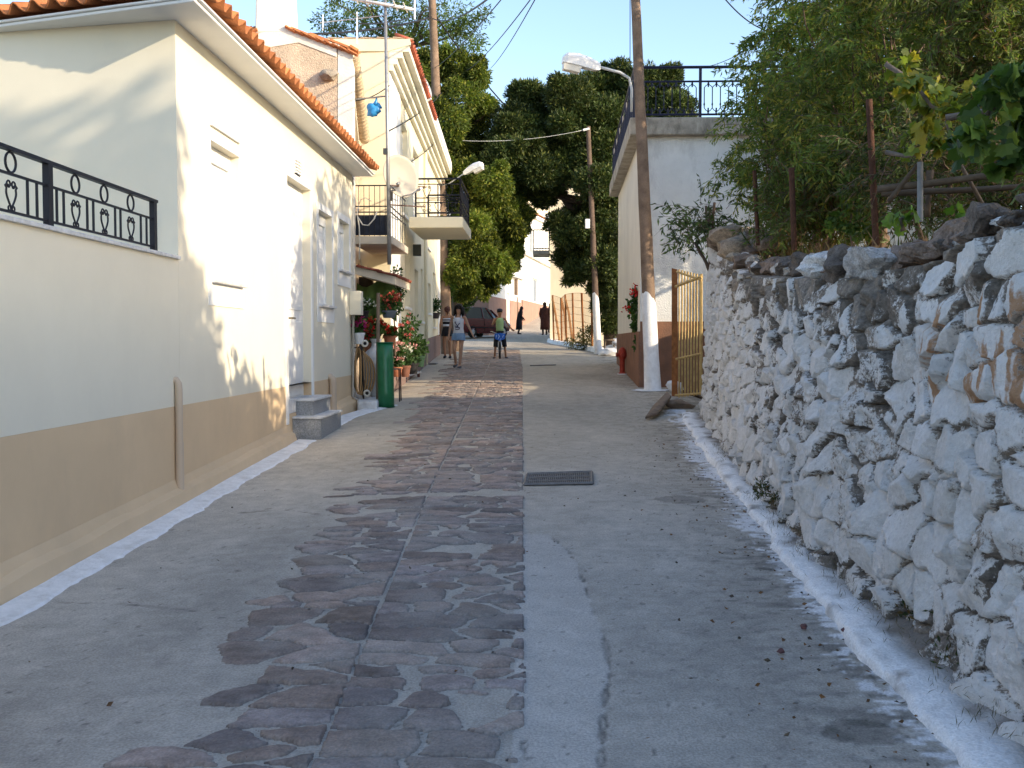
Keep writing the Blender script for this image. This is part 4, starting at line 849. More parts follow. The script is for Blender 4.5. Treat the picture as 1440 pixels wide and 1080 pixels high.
# ================================================================ POLES, LAMPS, WIRES
wood = M('pole_wood', (.20, .14, .10), .9, .3, 5, .5, 30, stain=(.1, .07, .05), stain_sc=4, stain_amt=.5, fine=.2)
wood_d = M('dark_pole_wood', (.12, .085, .065), .9, .3, 5, .5, 30, fine=.2)
lampw = M('lamp_white', (.75, .76, .77), .45, .05); lens_m = M('lamp_lens', (.62, .60, .55), .3, .05, spec=.5)
def pole(base, top, r0, r1, label, mat, paint_z=None, off=0.):
    t = thing('utility_pole', base, label, 'pole'); base, top = Vector(base), Vector(top); k = MB(); n = 14
    pts = [base.lerp(top, i/n)+Vector((.012*mnoise.noise((i*.9, base.x, 0)), 0, 0)) for i in range(n+1)]; pts[0] -= Vector((0, 0, .2))
    k.tube(pts, [r0+(r1-r0)*i/n for i in range(n+1)], 14); k.build('shaft', mat, t, smooth=50)
    if paint_z:
        k = MB(); f = paint_z/(top.z-base.z); m = 8; ring0 = None
        for i in range(m+1):
            c = base.lerp(top, f*i/m); rr_ = (r0+(r1-r0)*f*i/m)*1.05+.018*max(0, 1-i/3.)+.003
            i0 = k.add([c+Vector((math.cos(2*PI*j/20)*rr_, math.sin(2*PI*j/20)*rr_, (.16*math.cos(2*PI*j/20+2.3)+.05*mnoise.noise((j*1.1, 4, base.x))) if i == m else 0)) for j in range(20)])
            if ring0 is not None:
                for j in range(20): k.face((ring0+j, ring0+(j+1) % 20, i0+(j+1) % 20, i0+j))
            ring0 = i0
        k.build('painted_foot', lime, t, smooth=True)
    return t
pb = ong(918, 549); pR = pole(pb, at(891, -60, 20.0), .142, .085, 'tall weathered pole with whitewashed foot beside the yellow gate', wood, 1.75)
k = MB(); zc = at(889, 130, 20).z
def lamp(nm, pts, head_a, head_b, wd, label, rarm):
    t = thing('street_lamp', pts[0], label, 'street lamp'); k = MB(); k.tube(pts, rarm, 10); k.build('arm', M('lamp_arm', (.5, .52, .53), .5, .08, metal=.2), t, smooth=True)
    a, b = Vector(head_a), Vector(head_b); u = (b-a).normalized(); L = (b-a).length; s = u.cross(Vector((0, 0, 1))).normalized(); up_ = s.cross(u); k = MB(); prof = []
    for f, w_, h0, h1 in ((0, .35, -.25, .3), (.12, .5, -.35, .5), (.4, .8, -.3, .75), (.62, 1, -.25, .85), (.9, 1, -.2, .75), (1, .8, -.15, .45)):
        prof.append([a+u*L*f+s*wd*w_*x+up_*wd*y for x, y in ((-.5, h0), (.5, h0), (.5, h1*.6), (.3, h1), (-.3, h1), (-.5, h1*.6))])
    idx_ = [k.add(p) for p in prof]
    for p, q in zip(idx_, idx_[1:]):
        for j in range(6): k.face((p+j, p+(j+1) % 6, q+(j+1) % 6, q+j))
    k.face([idx_[0]+j for j in range(6)]); k.face([idx_[-1]+j for j in range(6)]); k.build('housing', lampw, t, bevel=.008)
    k = MB(); p0 = [a+u*L*f+s*wd*x+up_*wd*y for f, x, y in ((.5, -.42, -.26), (.5, .42, -.26), (.98, .42, -.18), (.98, -.42, -.18))]; p1 = [a+u*L*f+s*wd*x+up_*wd*y for f, x, y in ((.54, -.36, -.85), (.54, .36, -.85), (.97, .36, -.75), (.97, -.36, -.75))]
    k.hexa(p1+p0); k.build('lens', lens_m, t, bevel=.012); return t
lamp('street_lamp', [at(888, 157, 19.85), at(888.5, 126, 19.85), at(885, 110, 19.82), at(872, 102, 19.8), at(842, 94, 19.75)], at(844, 95, 19.75), at(791, 86, 19.6), .22, 'white street lamp on a bent grey arm fixed to the right pole', .028)
pb2 = Vector((at(629, 500, 34.0).x, 34.0, gz(-3, 34))); pL = pole(pb2, at(605.5, -50, 34.0), .21, .12, 'tall wooden pole standing past the balcony at left', wood)
lamp('street_lamp', [at(618, 262, 33.9), at(632, 258, 33.7), at(654, 243, 33.3)], at(652, 244, 33.3), at(679, 232, 33.0), .2, 'small white street lamp on the left wooden pole against yellow green leaves', .02)
pb3 = at(841, 498, 34.0); pb3.z = gz(pb3.x, 34.0); p3 = pole(pb3, at(827, 178, pb3.y), .115, .075, 'dark leaning pole with a white foot in front of the pine', wood_d, 1.9)
k = MB(); q = at(826, 315, pb3.y-.15); k.box(q.x-.08, q.x+.08, q.y-.1, q.y, q.z-.16, q.z+.16); k.build('meter_case', whitep, p3, bevel=.02)
k = MB(); k.tube([at(820, 183, pb3.y-.1), at(829, 181, pb3.y-.1)], .04, 6); k.build('insulator', whitep, p3)
# splash of lime round the foot of the right pole, and the white stones there
k = MB(); ring = []
for j in range(24):
    a = 2*PI*j/24; r_ = .34+.12*mnoise.noise((math.cos(a)*1.5, math.sin(a)*1.5, 2)); qx, qy = pb.x-.05+math.cos(a)*r_*1.05, pb.y-.05+math.sin(a)*r_*.9; ring.append((qx, qy, float(RZ(np.float64(qx), np.float64(qy)))+.012))
k.face([k.add([p])+0 for p in ring]); tag(k.build('lime_splash', lime), kind='structure', label='lime splash around the pole foot')
wire_m = M('black_cable', (.02, .02, .022), .6, .1); wire_w = M('white_cable', (.55, .55, .52), .6, .1)
def wire(a, b, label, r=.012, sag=.25, mat=None):
    a, b = Vector(a), Vector(b); k = MB(); n = 16; k.tube([a.lerp(b, i/n)-Vector((0, 0, sag*4*(i/n)*(1-i/n))) for i in range(n+1)], r, 5)
    tag(k.build('overhead_wire', mat or wire_m, smooth=True), label, 'wire')
wire(at(608, 24, 34), at(430, 48, 25), 'thick black cable from the left pole towards the roof aerial', .03, .12)
wire(at(606, 12, 34), at(505, 33, 24), 'second black cable hanging just above the roofline by the aerial', .018, .15)
wire(at(609, 26, 34), at(715, -26, 14), 'thick black cable rising right from the left pole to the top edge', .018, .25)
wire(at(613, 22, 34), at(730, 168, 40), 'thick black cable dropping from the left pole towards the pine', .028, .2)
wire(at(737, -40, 12), at(612, 95, 34), 'thin wire slanting from the sky to the left pole, leftmost', .009, .12)
wire(at(775, -40, 12), at(655, 100, 34), 'thin wire in the open sky, middle of three', .009, .15)
wire(at(790, -70, 12), at(690, 96, 40), 'thin wire in the open sky, rightmost of three', .01, .15)
wire(at(626, 196, 34), at(820, 183, pb3.y-.1), 'pale cable strung from the left pole to the pole by the pine', .009, .18, wire_w)
wire(at(545, 185, 17.4), at(622, 130, 34), 'thin dark wire from the aerial mast up to the left pole', .012, .1)
wire(at(565, 235, 19.8), at(626, 185, 34), 'thin dark wire from the house front to the left pole', .012, .1)
wire(at(497, 142, 17.6), at(548, 120, 17.5), 'short dark wire across the tile stack by the blue bag', .009, .06)
wire(at(886, -50, 19.9), at(886, 100, 20), 'single wire running down beside the right pole', .008, .0)
wire(at(1005, -20, 16), at(1075, 42, 18), 'black wire at the top right in front of the garden tree', .011, .1)
wire(at(985, 95, 30), at(1075, 55, 18), 'faint wire above the roof terrace railing', .009, .1)

# ================================================================ SMALL THINGS, RIGHT
gt = thing('iron_gate', at(950, 560, 18), 'rusty yellow iron bar gate standing open at the end of the stone wall', 'gate')
yel = M('yellow_paint', (.47, .33, .13), .6, .3, 9, .2, 50, stain=(.24, .10, .035), stain_sc=6, stain_amt=.55)
gA, gB = 18.3, 16.9
def gp(px, py):     # a point of the gate leaf seen through a pixel; the leaf runs from (946, gA) to (986, gB)
    f = (px-946)/40; return at(px, py, gA+(gB-gA)*f)
k = MB(); a, b = gp(946, 378), gp(946, 560); 
k.hexa([at(944.5, 560, 18.35), at(953, 560, 18.25), at(953, 560, 18.35), at(944.5, 560, 18.45), at(944.5, 377, 18.35), at(953, 379, 18.25), at(953, 379, 18.35), at(944.5, 377, 18.45)]); k.build('hinge_post', rustm, gt)
k = MB()
for i in range(8):
    px = 955+i*4.2; k.tube([gp(px, 379+i*1.0), gp(px, 559-i*.5)], .016, 6)
k.build('bars', yel, gt)
k = MB(); k.tube([gp(950, 403), gp(987, 389)], .025, 6); k.tube([gp(952, 382), gp(987, 394)], .02, 6); k.tube([gp(951, 505), gp(987, 497)], .022, 6); k.tube([gp(950, 556), gp(987, 553)], .02, 6); k.tube([gp(986.5, 385), gp(986.5, 555)], .02, 6); k.build('cross_rails', yel, gt)
# hydrant
hy0 = Vector((at(884, 500, 24.2).x, 24.2, 0)); hy0.x = min(hy0.x, XR+(XR2-XR)*(24.2-YR)/8.2-.13); hy0.z = gz(hy0.x, 24.2); hy = thing('fire_hydrant', hy0, 'red standpipe hydrant against the brown base of the white house', 'hydrant')
redp = M('red_paint', (.36, .045, .025), .5, .2, 8, .15)
k = MB(); k.lathe(hy0, [(.09, 0), (.09, .03), (.062, .04), (.062, .34), (.08, .35), (.08, .38), (.095, .40), (.1, .52), (.085, .58), (.05, .63), (.02, .645)], 16); k.build('body', redp, hy, smooth=40)
k = MB(); c = hy0+Vector((0, 0, .46))
for s in (-1, 1): k.tube([c, c+Vector((s*.12, -.03, 0))], .042, 10); k.tube([c+Vector((s*.12, -.03, 0)), c+Vector((s*.15, -.036, 0))], .05, 8)
k.tube([c, c+Vector((0, -.14, 0))], .05, 10); k.build('outlet', redp, hy, smooth=40)
k = MB(); k.lathe(hy0-Vector((0, 0, .06)), [(.15, -.05), (.15, .04), (.11, .07)], 14); k.build('collar', lime, hy, smooth=40)
def rocks(name, spec, mat, label, cat, seed=0):
    k = MB()
    for i, (c, r) in enumerate(spec): k.blob(c, r, 3, .3, seed+i, 4)
    return tag(k.build(name, mat, smooth=35), label, cat)
ws = M('limewashed_rock', (.72, .73, .74), .9, .12, 6, .5, 30, stain=(.35, .31, .27), stain_sc=4, stain_amt=.4)
q = ong(948, 552); rocks('white_rock', [(q+Vector((0, 0, .1)), (.17, .15, .14))], ws, 'white painted rock between the right pole and the yellow gate', 'rock', 3)
q = ong(902, 535); k = MB(); a, b = ong(886, 524), ong(911, 546); 
for i in range(5):
    p = a.lerp(b, (i+.5)/5); k.blob(p+Vector((.12, .1, .02)), (.22, .4, .13+.02*(i % 2)), 2, .25, i+30, 4)
tag(k.build('white_curb_stones', ws, smooth=40), 'row of low white painted stones between hydrant and pole', 'rocks')
q = ong(938, 589); slab = M('brown_slab', (.24, .17, .12), .9, .3, 8, .6, 30)
k = MB(); a = [ong(907, 593), ong(925, 588), ong(944, 573), ong(938, 566), ong(918, 577)]
k.extr([p+Vector((0, 0, .03+.12*(i in (2, 3)))) for i, p in enumerate(a)], (0, 0, .05)); tag(k.build('stone_slab', slab, bevel=.02), 'flat broken stone slab tilted on the road below the yellow gate', 'stone')
q = ong(955, 575); rocks('stone', [(q+Vector((.02, .1, .05)), (.24, .16, .1))], slab, 'brown rock wedged between the slab and the white kerb end', 'stone', 9)
k = MB(); k.tube([ong(935, 534)+Vector((0, 0, .02)), at(948, 468, ong(935, 534).y+.7)], .022, 7); tag(k.build('wooden_stick', M('pale_stick', (.5, .45, .38), .8, .2), smooth=True), 'pale wooden stick leaning beside the yellow gate', 'stick')
# whitewashed heap and legs of a chair beyond the hydrant
spec = []
for i, (px, py, sx_, sz_) in enumerate(((862, 497, .5, .18), (875, 494, .45, .2), (852, 500, .35, .12), (872, 482, .3, .16), (880, 474, .25, .2), (866, 489, .35, .18))):
    q = at(px, py, 33+i*.12); spec.append((q, (sx_, .4, sz_)))
rocks('whitewashed_mound', spec, ws, 'heap of whitewashed stones behind the corner of the right house', 'rocks', 40)
ch = thing('wooden_stool', ong(856, 494), 'small old wooden stool beside the whitewashed heap', 'stool'); k = MB(); c = at(857, 478, 33.2); k.lathe(c, [(.02, -.02), (.2, -.015), (.2, .015), (.02, .02)], 14); k.build('seat', M('old_wood', (.2, .15, .11), .9, .25), ch)
for s in ((-1, -1), (1, -1), (-1, 1), (1, 1)):
    k = MB(); k.tube([c+Vector((s[0]*.13, s[1]*.13, -.02)), c+Vector((s[0]*.18, s[1]*.18, -.46))], .018, 6); k.build('leg', M('old_wood', (.2,)*3), ch)

# drain grate and road debris
q0, q1, q2, q3 = ong(738, 684), ong(833, 682), ong(832, 666), ong(742, 669)
gr = thing('drain_grate', q0, 'rectangular dark iron drain grate set across the road', 'drain grate'); k = MB(); up2 = Vector((0, 0, .016))
for p, r_ in (((q0, q1), 0), ((q1, q2), 0), ((q2, q3), 0), ((q3, q0), 0)): k.tube([p[0]+up2, p[1]+up2], .016, 4)
k.build('frame', M('worn_iron', (.2, .19, .18), .65, .25, 20, metal=.2), gr)
k = MB()
for i in range(1, 34): t = i/34; k.tube([q0.lerp(q1, t)+up2, q3.lerp(q2, t)+up2], .0065, 4)
for t in (.33, .66): k.tube([q0.lerp(q3, t)+up2, q1.lerp(q2, t)+up2], .009, 4)
k.build('bars', M('worn_iron', (1,)*3), gr)
k = MB(); k.quad(q0+up2*.6, q1+up2*.6, q2+up2*.6, q3+up2*.6); k.build('pit', M('painted_pit_shade', (.06, .057, .053), 1, .1), gr)  # flat dark sheet stands in for the shaded pit under the bars
q = ong(765, 514); k = MB(); k.tube([ong(746, 515)+Vector((0, 0, .02)), ong(781, 514)+Vector((0, 0, .02))], .05, 5, True, .3); tag(k.build('drain_channel', M('worn_iron', (1,)*3)), 'thin dark drain channel lying across the road near the cyclist', 'drain')
k = MB(); a = ong(604, 512); k.box(a.x-.22, a.x+.22, a.y-.3, a.y+.3, a.z+.0, a.z+.03); tag(k.build('manhole_cover', M('worn_iron', (1,)*3), bevel=.01), 'small dark square cover in the pavement behind the girls', 'manhole cover')
# fallen leaves and grit
P, A, Cc = [], [], []
for i in range(420):
    Yv = random.uniform(2.6, 13); ko = poly_at(Yv, kerb_o); x = ko-abs(random.gauss(0, .35))-.02 if random.random() < .8 else random.uniform(-2.7, ko); P.append((x, Yv, gz(x, Yv)+.022)); A.append((random.gauss(0, 1), random.gauss(0, 1), random.uniform(-.05, .25)))
    Cc.append(random.choice([(.13, .07, .035), (.2, .1, .04), (.06, .045, .035), (.09, .07, .05)]))
tag(leaves('fallen_leaves', P, A, .022, .6, Cc, leaf_mat('dead_leaf', .1), None, .6, fold=.3), 'dry leaves and grit scattered along the kerb', kind='stuff')
for i, p in enumerate(((1131, 887), (1098, 921), (1189, 892))):
    q = ong(*p); rocks('pebble', [(q+Vector((0, 0, .022)), (.022, .018, .014))], M('pebble', (.14, .07, .07), .8, .2), ('dark red pebble lying on the whitewash splash by the kerb', 'brown crumpled leaf shaped pebble on the road furthest from the kerb', 'dark pebble nearest the white kerb')[i], 'pebble', 70+i)

# ================================================================ SMALL THINGS, LEFT NOOK
YN = 17.8
aw = thing('porch_awning', at(528, 385, YN), 'small tiled lean to porch roof under the little balcony', 'awning')
k = MB(); a, b = at(499, 374, 17.5), at(556, 389, 17.5); k.extr([a, b, b-Vector((0, 0, .14)), a-Vector((0, 0, .14))], (0, 1.9, .0)); k.build('fascia', M('cement_cream', (1,)*3), aw)
k = MB(); u_ = (b-a); tile_slope(k, b+Vector((.03, -.06, -.02)), (0, 1, 0), -u_, 2.0, u_.length, period=.15, amp=.022, col=(.24, .07, .045)); k.build('roof', terra, aw, smooth=40, solid=.015)
k = MB(); k.box(-4.3, -3.25, 19.45, 19.55, .3, 2.8); k.build('painted_shade_back', M('porch_shade_paint', (.05, .04, .03), .9, .3), aw)  # dark panel stands in for the shaded porch interior
k = MB(); k.tube([at(531, 575, 17.0), at(532, 412, 17.0)], .03, 8); k.build('post', M('old_wood', (1,)*3), aw)
k = MB(); V0 = at(506, 402, 18.2); 
for i in range(7):
    for j in range(6):
        pass
nx, nz = 9, 9; base_i = None
vv = [at(502+56*i/(nx-1), 398+50*j/(nz-1)+6*math.sin(i*.9), 18.6+.09*math.sin(i*1.7+j*.4)) for j in range(nz) for i in range(nx)]; i0 = k.add(vv)
for j in range(nz-1):
    for i in range(nx-1): k.face((i0+j*nx+i, i0+j*nx+i+1, i0+(j+1)*nx+i+1, i0+(j+1)*nx+i))
k.build('green_blind', M('green_cloth', (.13, .22, .07), .85, .2, 4), aw, smooth=True)
# base step, whitewashed
k = MB(); a, b = ong(505, 574), ong(531, 574); k.hexa([ong(503, 577)+Vector((0, 0, -.1)), ong(530, 577)+Vector((0, 0, -.1)), ong(540, 562)+Vector((0, .2, -.1)), ong(510, 562)+Vector((-.2, .2, -.1)), ong(503, 577)+Vector((0, 0, .14)), ong(530, 577)+Vector((0, 0, .14)), ong(540, 562)+Vector((0, .2, .13)), ong(510, 562)+Vector((-.2, .2, .13))])
tag(k.build('white_step', ws, bevel=.025), 'low white painted step beside the green roll', 'step')
grn = ong(543, 573); gr_ = thing('net_roll', grn, 'upright roll of dark green plastic sheet standing at the road edge', 'roll')
k = MB(); tl = at(541, 481, grn.y+.12); n_r = 60; i0 = None
ax_ = (tl-Vector(grn)); pr_ = []
for h in (0, .25, .5, .75, 1):
    c = Vector(grn)+ax_*h; ring = []
    for j in range(n_r): a = 2*PI*3.0*j/n_r; r_ = .108+.035*j/n_r; ring.append(c+Vector((math.cos(a+2.5)*r_, math.sin(a+2.5)*r_, 0)))
    i1 = k.add(ring)
    if i0 is not None:
        for j in range(n_r-1): k.face((i0+j, i0+j+1, i1+j+1, i1+j))
    i0 = i1
k.build('sheet', M('green_plastic', (.012, .14, .055), .3, .18, 9, .08, 20, spec=.5), gr_, smooth=True, solid=.006)
k = MB(); c = Vector(grn)
for h in (.0, 1.0): k.torus(c+ax_*h+Vector((0, 0, .012 if h == 0 else -.012)), (0, 0, 1), .147, .008, 28, 6)
k.build('edge_binding', M('dark_green', (.01, .09, .04), .5), gr_, smooth=True)
am_ = thing('garden_urn', ong(529, 566), 'large white painted clay urn behind the green roll', 'urn'); c = Vector((at(529, 540, 17.5).x, 17.5, at(529, 562, 17.5).z)); sU = 17.5/FPX
k = MB(); k.lathe(c, [(r*sU, (562-y)*sU) for r, y in ((4, 562), (7, 560), (12, 545), (17, 530), (20, 517), (21, 508), (19, 501), (13, 493), (8, 489), (6.2, 486), (6, 481), (8.3, 478), (8.5, 476), (6.5, 476), (5, 480))], 24)
k.torus(c+Vector((0, 0, (532-562+60)*sU)), (0, 0, 1), 16.8*sU, .012, 28, 6); k.build('body', M('urn_white', (.66, .66, .66), .7, .08, 4), am_, smooth=50)
sk = thing('skateboard', at(515, 556, 17.05), 'black skateboard stood on end with cream wheels by the house corner', 'skateboard')
k = MB(); a, b = at(508, 470, 17.12), at(512, 566, 17.12); pts = []
for i in range(15): t = i/14; w_ = .1*min(1, (math.sin(PI*min(1, max(0, (t if t < .5 else 1-t)*6))*.5)))+.01; p = a.lerp(b, t); pts.append((p, w_))
i0 = None
for p, w_ in pts:
    i1 = k.add([p+Vector((-w_*.3, -.01+w_, 0)), p+Vector((w_*.3, -.01-w_, 0)), p+Vector((w_*.3-.015, -.01-w_, 0)), p+Vector((-w_*.3-.015, -.01+w_, 0))])
    if i0 is not None:
        for j in range(4): k.face((i0+j, i0+(j+1) % 4, i1+(j+1) % 4, i1+j))
    i0 = i1
k.build('deck', M('black_board', (.015, .015, .018), .7, .2), sk)
for (px, py) in ((513, 483), (516, 553)):
    c = at(px, py, 17.0); k = MB(); k.tube([c+Vector((-.06, .06, 0)), c+Vector((.0, .0, 0))], .02, 6); tr = k.build('axle', gal, sk)
    k = MB(); ax2 = Vector((.35, -.9, 0)).normalized(); k.torus(c, ax2, .045, .019, 18, 8); k.build('wheel', M('cream_wheel', (.68, .63, .54), .5, .05), tr, smooth=True)
    k = MB(); k.tube([c-ax2*.012, c+ax2*.014], .028, 12); k.build('bearing', M('black_board', (1,)*3), tr)
hs = thing('hose_coil', at(505, 490, 17.0), 'tan garden hose hanging in loops from the wall hook', 'hose'); k = MB()
for i in range(6):
    c = at(504+i*1.5, 521+i*1.2, 17.0+.035*i); rx_, rz_ = (.05+.028*i), (.40-.01*i); k.tube([c+Vector((math.sin(t)*rx_, .01*math.sin(3*t), math.cos(t)*rz_)) for t in np.linspace(0, 2*PI, 26)], .014, 7)
k.build('loops', M('hose_tan', (.42, .25, .11), .5, .12), hs, smooth=True)
k = MB(); k.tube([at(499, 489, 17.12), at(506, 488, 16.95), at(509, 492, 16.95)], .012, 6); k.build('hook', iron, hs)
# ---- flower pots
def rosette(pos, cols, size, n=5):
    return
def pot_plant(name, px, py, Y, rpx, hpx, potc, potr, poth, leafn, flower, fn, label, hang=False, potmat=None, bush=None):
    """pot rim centre at pixel (px,py); foliage ball of pixel size rpx x hpx above it"""
    s = Y/FPX; c = at(px, py, Y); t = thing(name, c-Vector((0, 0, poth*s)), label, 'potted plant'); rr_ = potr*s; hh = poth*s
    k = MB(); k.lathe(c-Vector((0, 0, hh)), [(rr_*.68, 0), (rr_*.72, .004), (rr_*.95, hh*.8), (rr_*1.06, hh*.8), (rr_*1.08, hh), (rr_*.95, hh), (rr_*.9, hh*.9), (.01, hh*.88)], 18)
    k.build('pot', potmat or M('pot_'+potc[0], potc[1], .75, .15, 6), t, smooth=40)
    cl = [(c.x+random.uniform(-.5, .5)*rpx*s, c.y+random.uniform(-.4, .3)*rpx*s, c.z+hpx*s*random.uniform(.15, .8), rpx*s*.55, rpx*s*.5, hpx*s*.33) for _ in range(6)]
    P, A, I = clump_points(cl, leafn//6, .2, .2); leaves('foliage', P, A, .075, .8, tint(len(P), (.05, .10, .03), .4, I, .25), leaf_mat('pot_leaf'), t, fold=.2)
    if fn:
        FP, FA, FC = [], [], []
        for _ in range(fn):
            q = np.array(random.choice(cl)); d = RNG.normal(size=3); d[1] = -abs(d[1]); d[2] = abs(d[2])*.8; d /= np.linalg.norm(d); b_ = q[:3]+d*q[3:6]*1.05
            for j in range(9): FP.append(b_+RNG.normal(size=3)*.022); FA.append(d+RNG.normal(size=3)*.8); FC.append(np.array(flower)*random.uniform(.75, 1.15))
        leaves('flowers', FP, FA, .05, .9, np.clip(np.array(FC), 0, .9), leaf_mat('petal', .25), t, fold=.15)
    return t
TCP = ('terracotta', (.33, .13, .07)); BLK = ('black', (.02, .02, .022)); GRY = ('slate', (.12, .15, .18)); WHT = ('white', (.7, .7, .7))
RED, WH, MAG, PNK = (.5, .03, .025), (.75, .75, .72), (.42, .03, .16), (.62, .30, .30)
pot_plant('flower_pot', 511, 437, 17.5, 15, 18, BLK, 8, 11, 260, WH, 10, 'hanging black pot of white geraniums under the porch roof')
pot_plant('flower_pot', 547, 437, 17.7, 16, 22, GRY, 11, 10, 280, (.5, .1, .07), 16, 'slate grey hanging pot of coral red geraniums')
pot_plant('flower_pot', 505, 468, 17.0, 11, 24, WHT, 8, 16, 200, MAG, 12, 'white wall pot of magenta geraniums beside the meter box')
pot_plant('flower_pot', 520, 482, 17.6, 13, 22, TCP, 9, 12, 220, RED, 14, 'red geranium pot above the hose on a wall shelf')
pot_plant('flower_pot', 527, 470, 18.6, 14, 24, BLK, 9, 12, 240, RED, 12, 'black pot of deep red geraniums at the back of the porch')
pot_plant('flower_pot', 548, 472, 18.9, 14, 16, TCP, 9, 14, 260, RED, 8, 'terracotta pot with red blooms against the dark porch back')
pot_plant('flower_pot', 558, 516, 19.8, 13, 34, TCP, 8, 14, 300, PNK, 12, 'terracotta pot of pink geraniums, nearest to the green roll')
pot_plant('flower_pot', 570, 514, 20.3, 12, 30, ('brown', (.2, .09, .06)), 7.5, 16, 260, WH, 8, 'brown clay pot of white blossoms in the middle of the floor row')
pot_plant('flower_pot', 580, 510, 20.8, 13, 28, BLK, 9, 16, 280, PNK, 12, 'black plastic pot of pink and white flowers at the end of the floor row')
pot_plant('flower_pot', 590, 500, 21.6, 12, 30, ('dark_green', (.02, .05, .03)), 8, 16, 380, WH, 2, 'leafy green potted bush at the foot of the mauve base')
pot_plant('flower_pot', 570, 492, 21.0, 22, 48, TCP, 9, 16, 800, (.5, .12, .12), 14, 'tall oleander like bush with red flowers behind the pots')
pot_plant('window_planter', 611, 440, 31.5, 10, 22, ('planter', (.05, .04, .04)), 8, 8, 300, WH, 0, 'green trailing planter on the far house window')
tb = thing('plank_bench', ong(575, 536), 'low white plank bench carrying the floor row of pots', 'bench'); k = MB(); a, b = ong(557, 541)+Vector((0, 0, .1)), ong(593, 530)+Vector((0, 0, .1))
ub = (b-a).normalized(); nb = Vector((-ub.y, ub.x, 0)); k.extr([a, b, b+nb*.45, a+nb*.45], (0, 0, .035)); k.build('plank', M('weathered_white', (.55, .54, .52), .85, .15, 5), tb)
for i, p in enumerate((a+ub*.06+nb*.06, b-ub*.06+nb*.06, a+ub*.06+nb*.38, b-ub*.06+nb*.38)):
    k = MB(); z0_ = gz(p.x, p.y); k.box(p.x-.03, p.x+.03, p.y-.03, p.y+.03, z0_-.05, p.z); k.build('leg', M('brick_leg', (.2, .09, .06), .9, .2), tb)
stn = thing('iron_stand', at(557, 546, 17.9), 'small black iron stool just right of the green roll', 'stand'); k = MB(); c = at(555, 519, 17.9); k.lathe(c, [(.01, -.01), (.12, -.01), (.12, .012), (.01, .012)], 14); k.build('seat', M('old_wood', (1,)*3), stn)
for s in ((-1, -1), (1, -1), (-1, 1), (1, 1)):
    k = MB(); k.tube([c+Vector((s[0]*.09, s[1]*.09, 0)), c+Vector((s[0]*.1, s[1]*.1, -(c.z-gz(c.x, c.y))))], .012, 5); k.build('leg', iron, stn)
vn = thing('climbing_vine', at(560, 470, 19.3), 'leafy climber with white blossom trailing up the white house corner', 'climber'); cl = []
for (px, py, r_) in ((556, 385, 9), (552, 400, 12), (558, 415, 11), (550, 425, 12), (556, 436, 9), (563, 405, 7), (545, 412, 10)):
    q = at(px, py, 18.9+random.uniform(-.3, .2)); cl.append((*q, r_*.0134, .14, r_*.0134))
P, A, I = clump_points(cl, 110, .1, .4); leaves('foliage', P, A, .065, .6, tint(len(P), (.05, .09, .035), .4, I, .2, (.6, .6, .58), .06), leaf_mat('pot_leaf'), vn, fold=.2)
k = MB(); limb(k, at(556, 500, 19.2), at(553, 390, 19.0), .02, .008, .05); k.build('stem', M('bark', (.14, .10, .075), .95, .3, 8, .5, 30), vn)
# trailing geranium on the right house
tg = thing('trailing_geranium', at(894, 400, 22.4), 'tall trailing geranium with red blooms on the right house corner', 'climber'); cl = []
for (px, py, r_) in ((895, 415, 7), (892, 430, 9), (898, 428, 8), (894, 442, 9), (897, 455, 8), (893, 460, 6), (898, 478, 6), (897, 488, 5)):
    q = at(px, py, 21.2+random.uniform(-.1, .1)); cl.append((*q, r_*.015, .14, r_*.015))
P, A, I = clump_points(cl, 90, .1, .3); leaves('foliage', P, A, .075, .85, tint(len(P), (.045, .10, .025), .4, I, .2), leaf_mat('pot_leaf'), tg, fold=.2)
FP = []; 
for (px, py) in ((893, 402), (896, 408), (890, 411), (894, 412), (882, 434)):
    q = at(px, py, 21.0)
    for j in range(14): FP.append(np.array(q)+RNG.normal(size=3)*.035)
leaves('flowers', FP, RNG.normal(size=(len(FP), 3)), .06, .9, tint(len(FP), (.48, .02, .02), .25), leaf_mat('petal', .25), tg)
k = MB(); limb(k, ong(893, 527), at(894, 405, 21.2), .022, .01, .04); k.build('stem', M('bark', (1,)*3), tg)
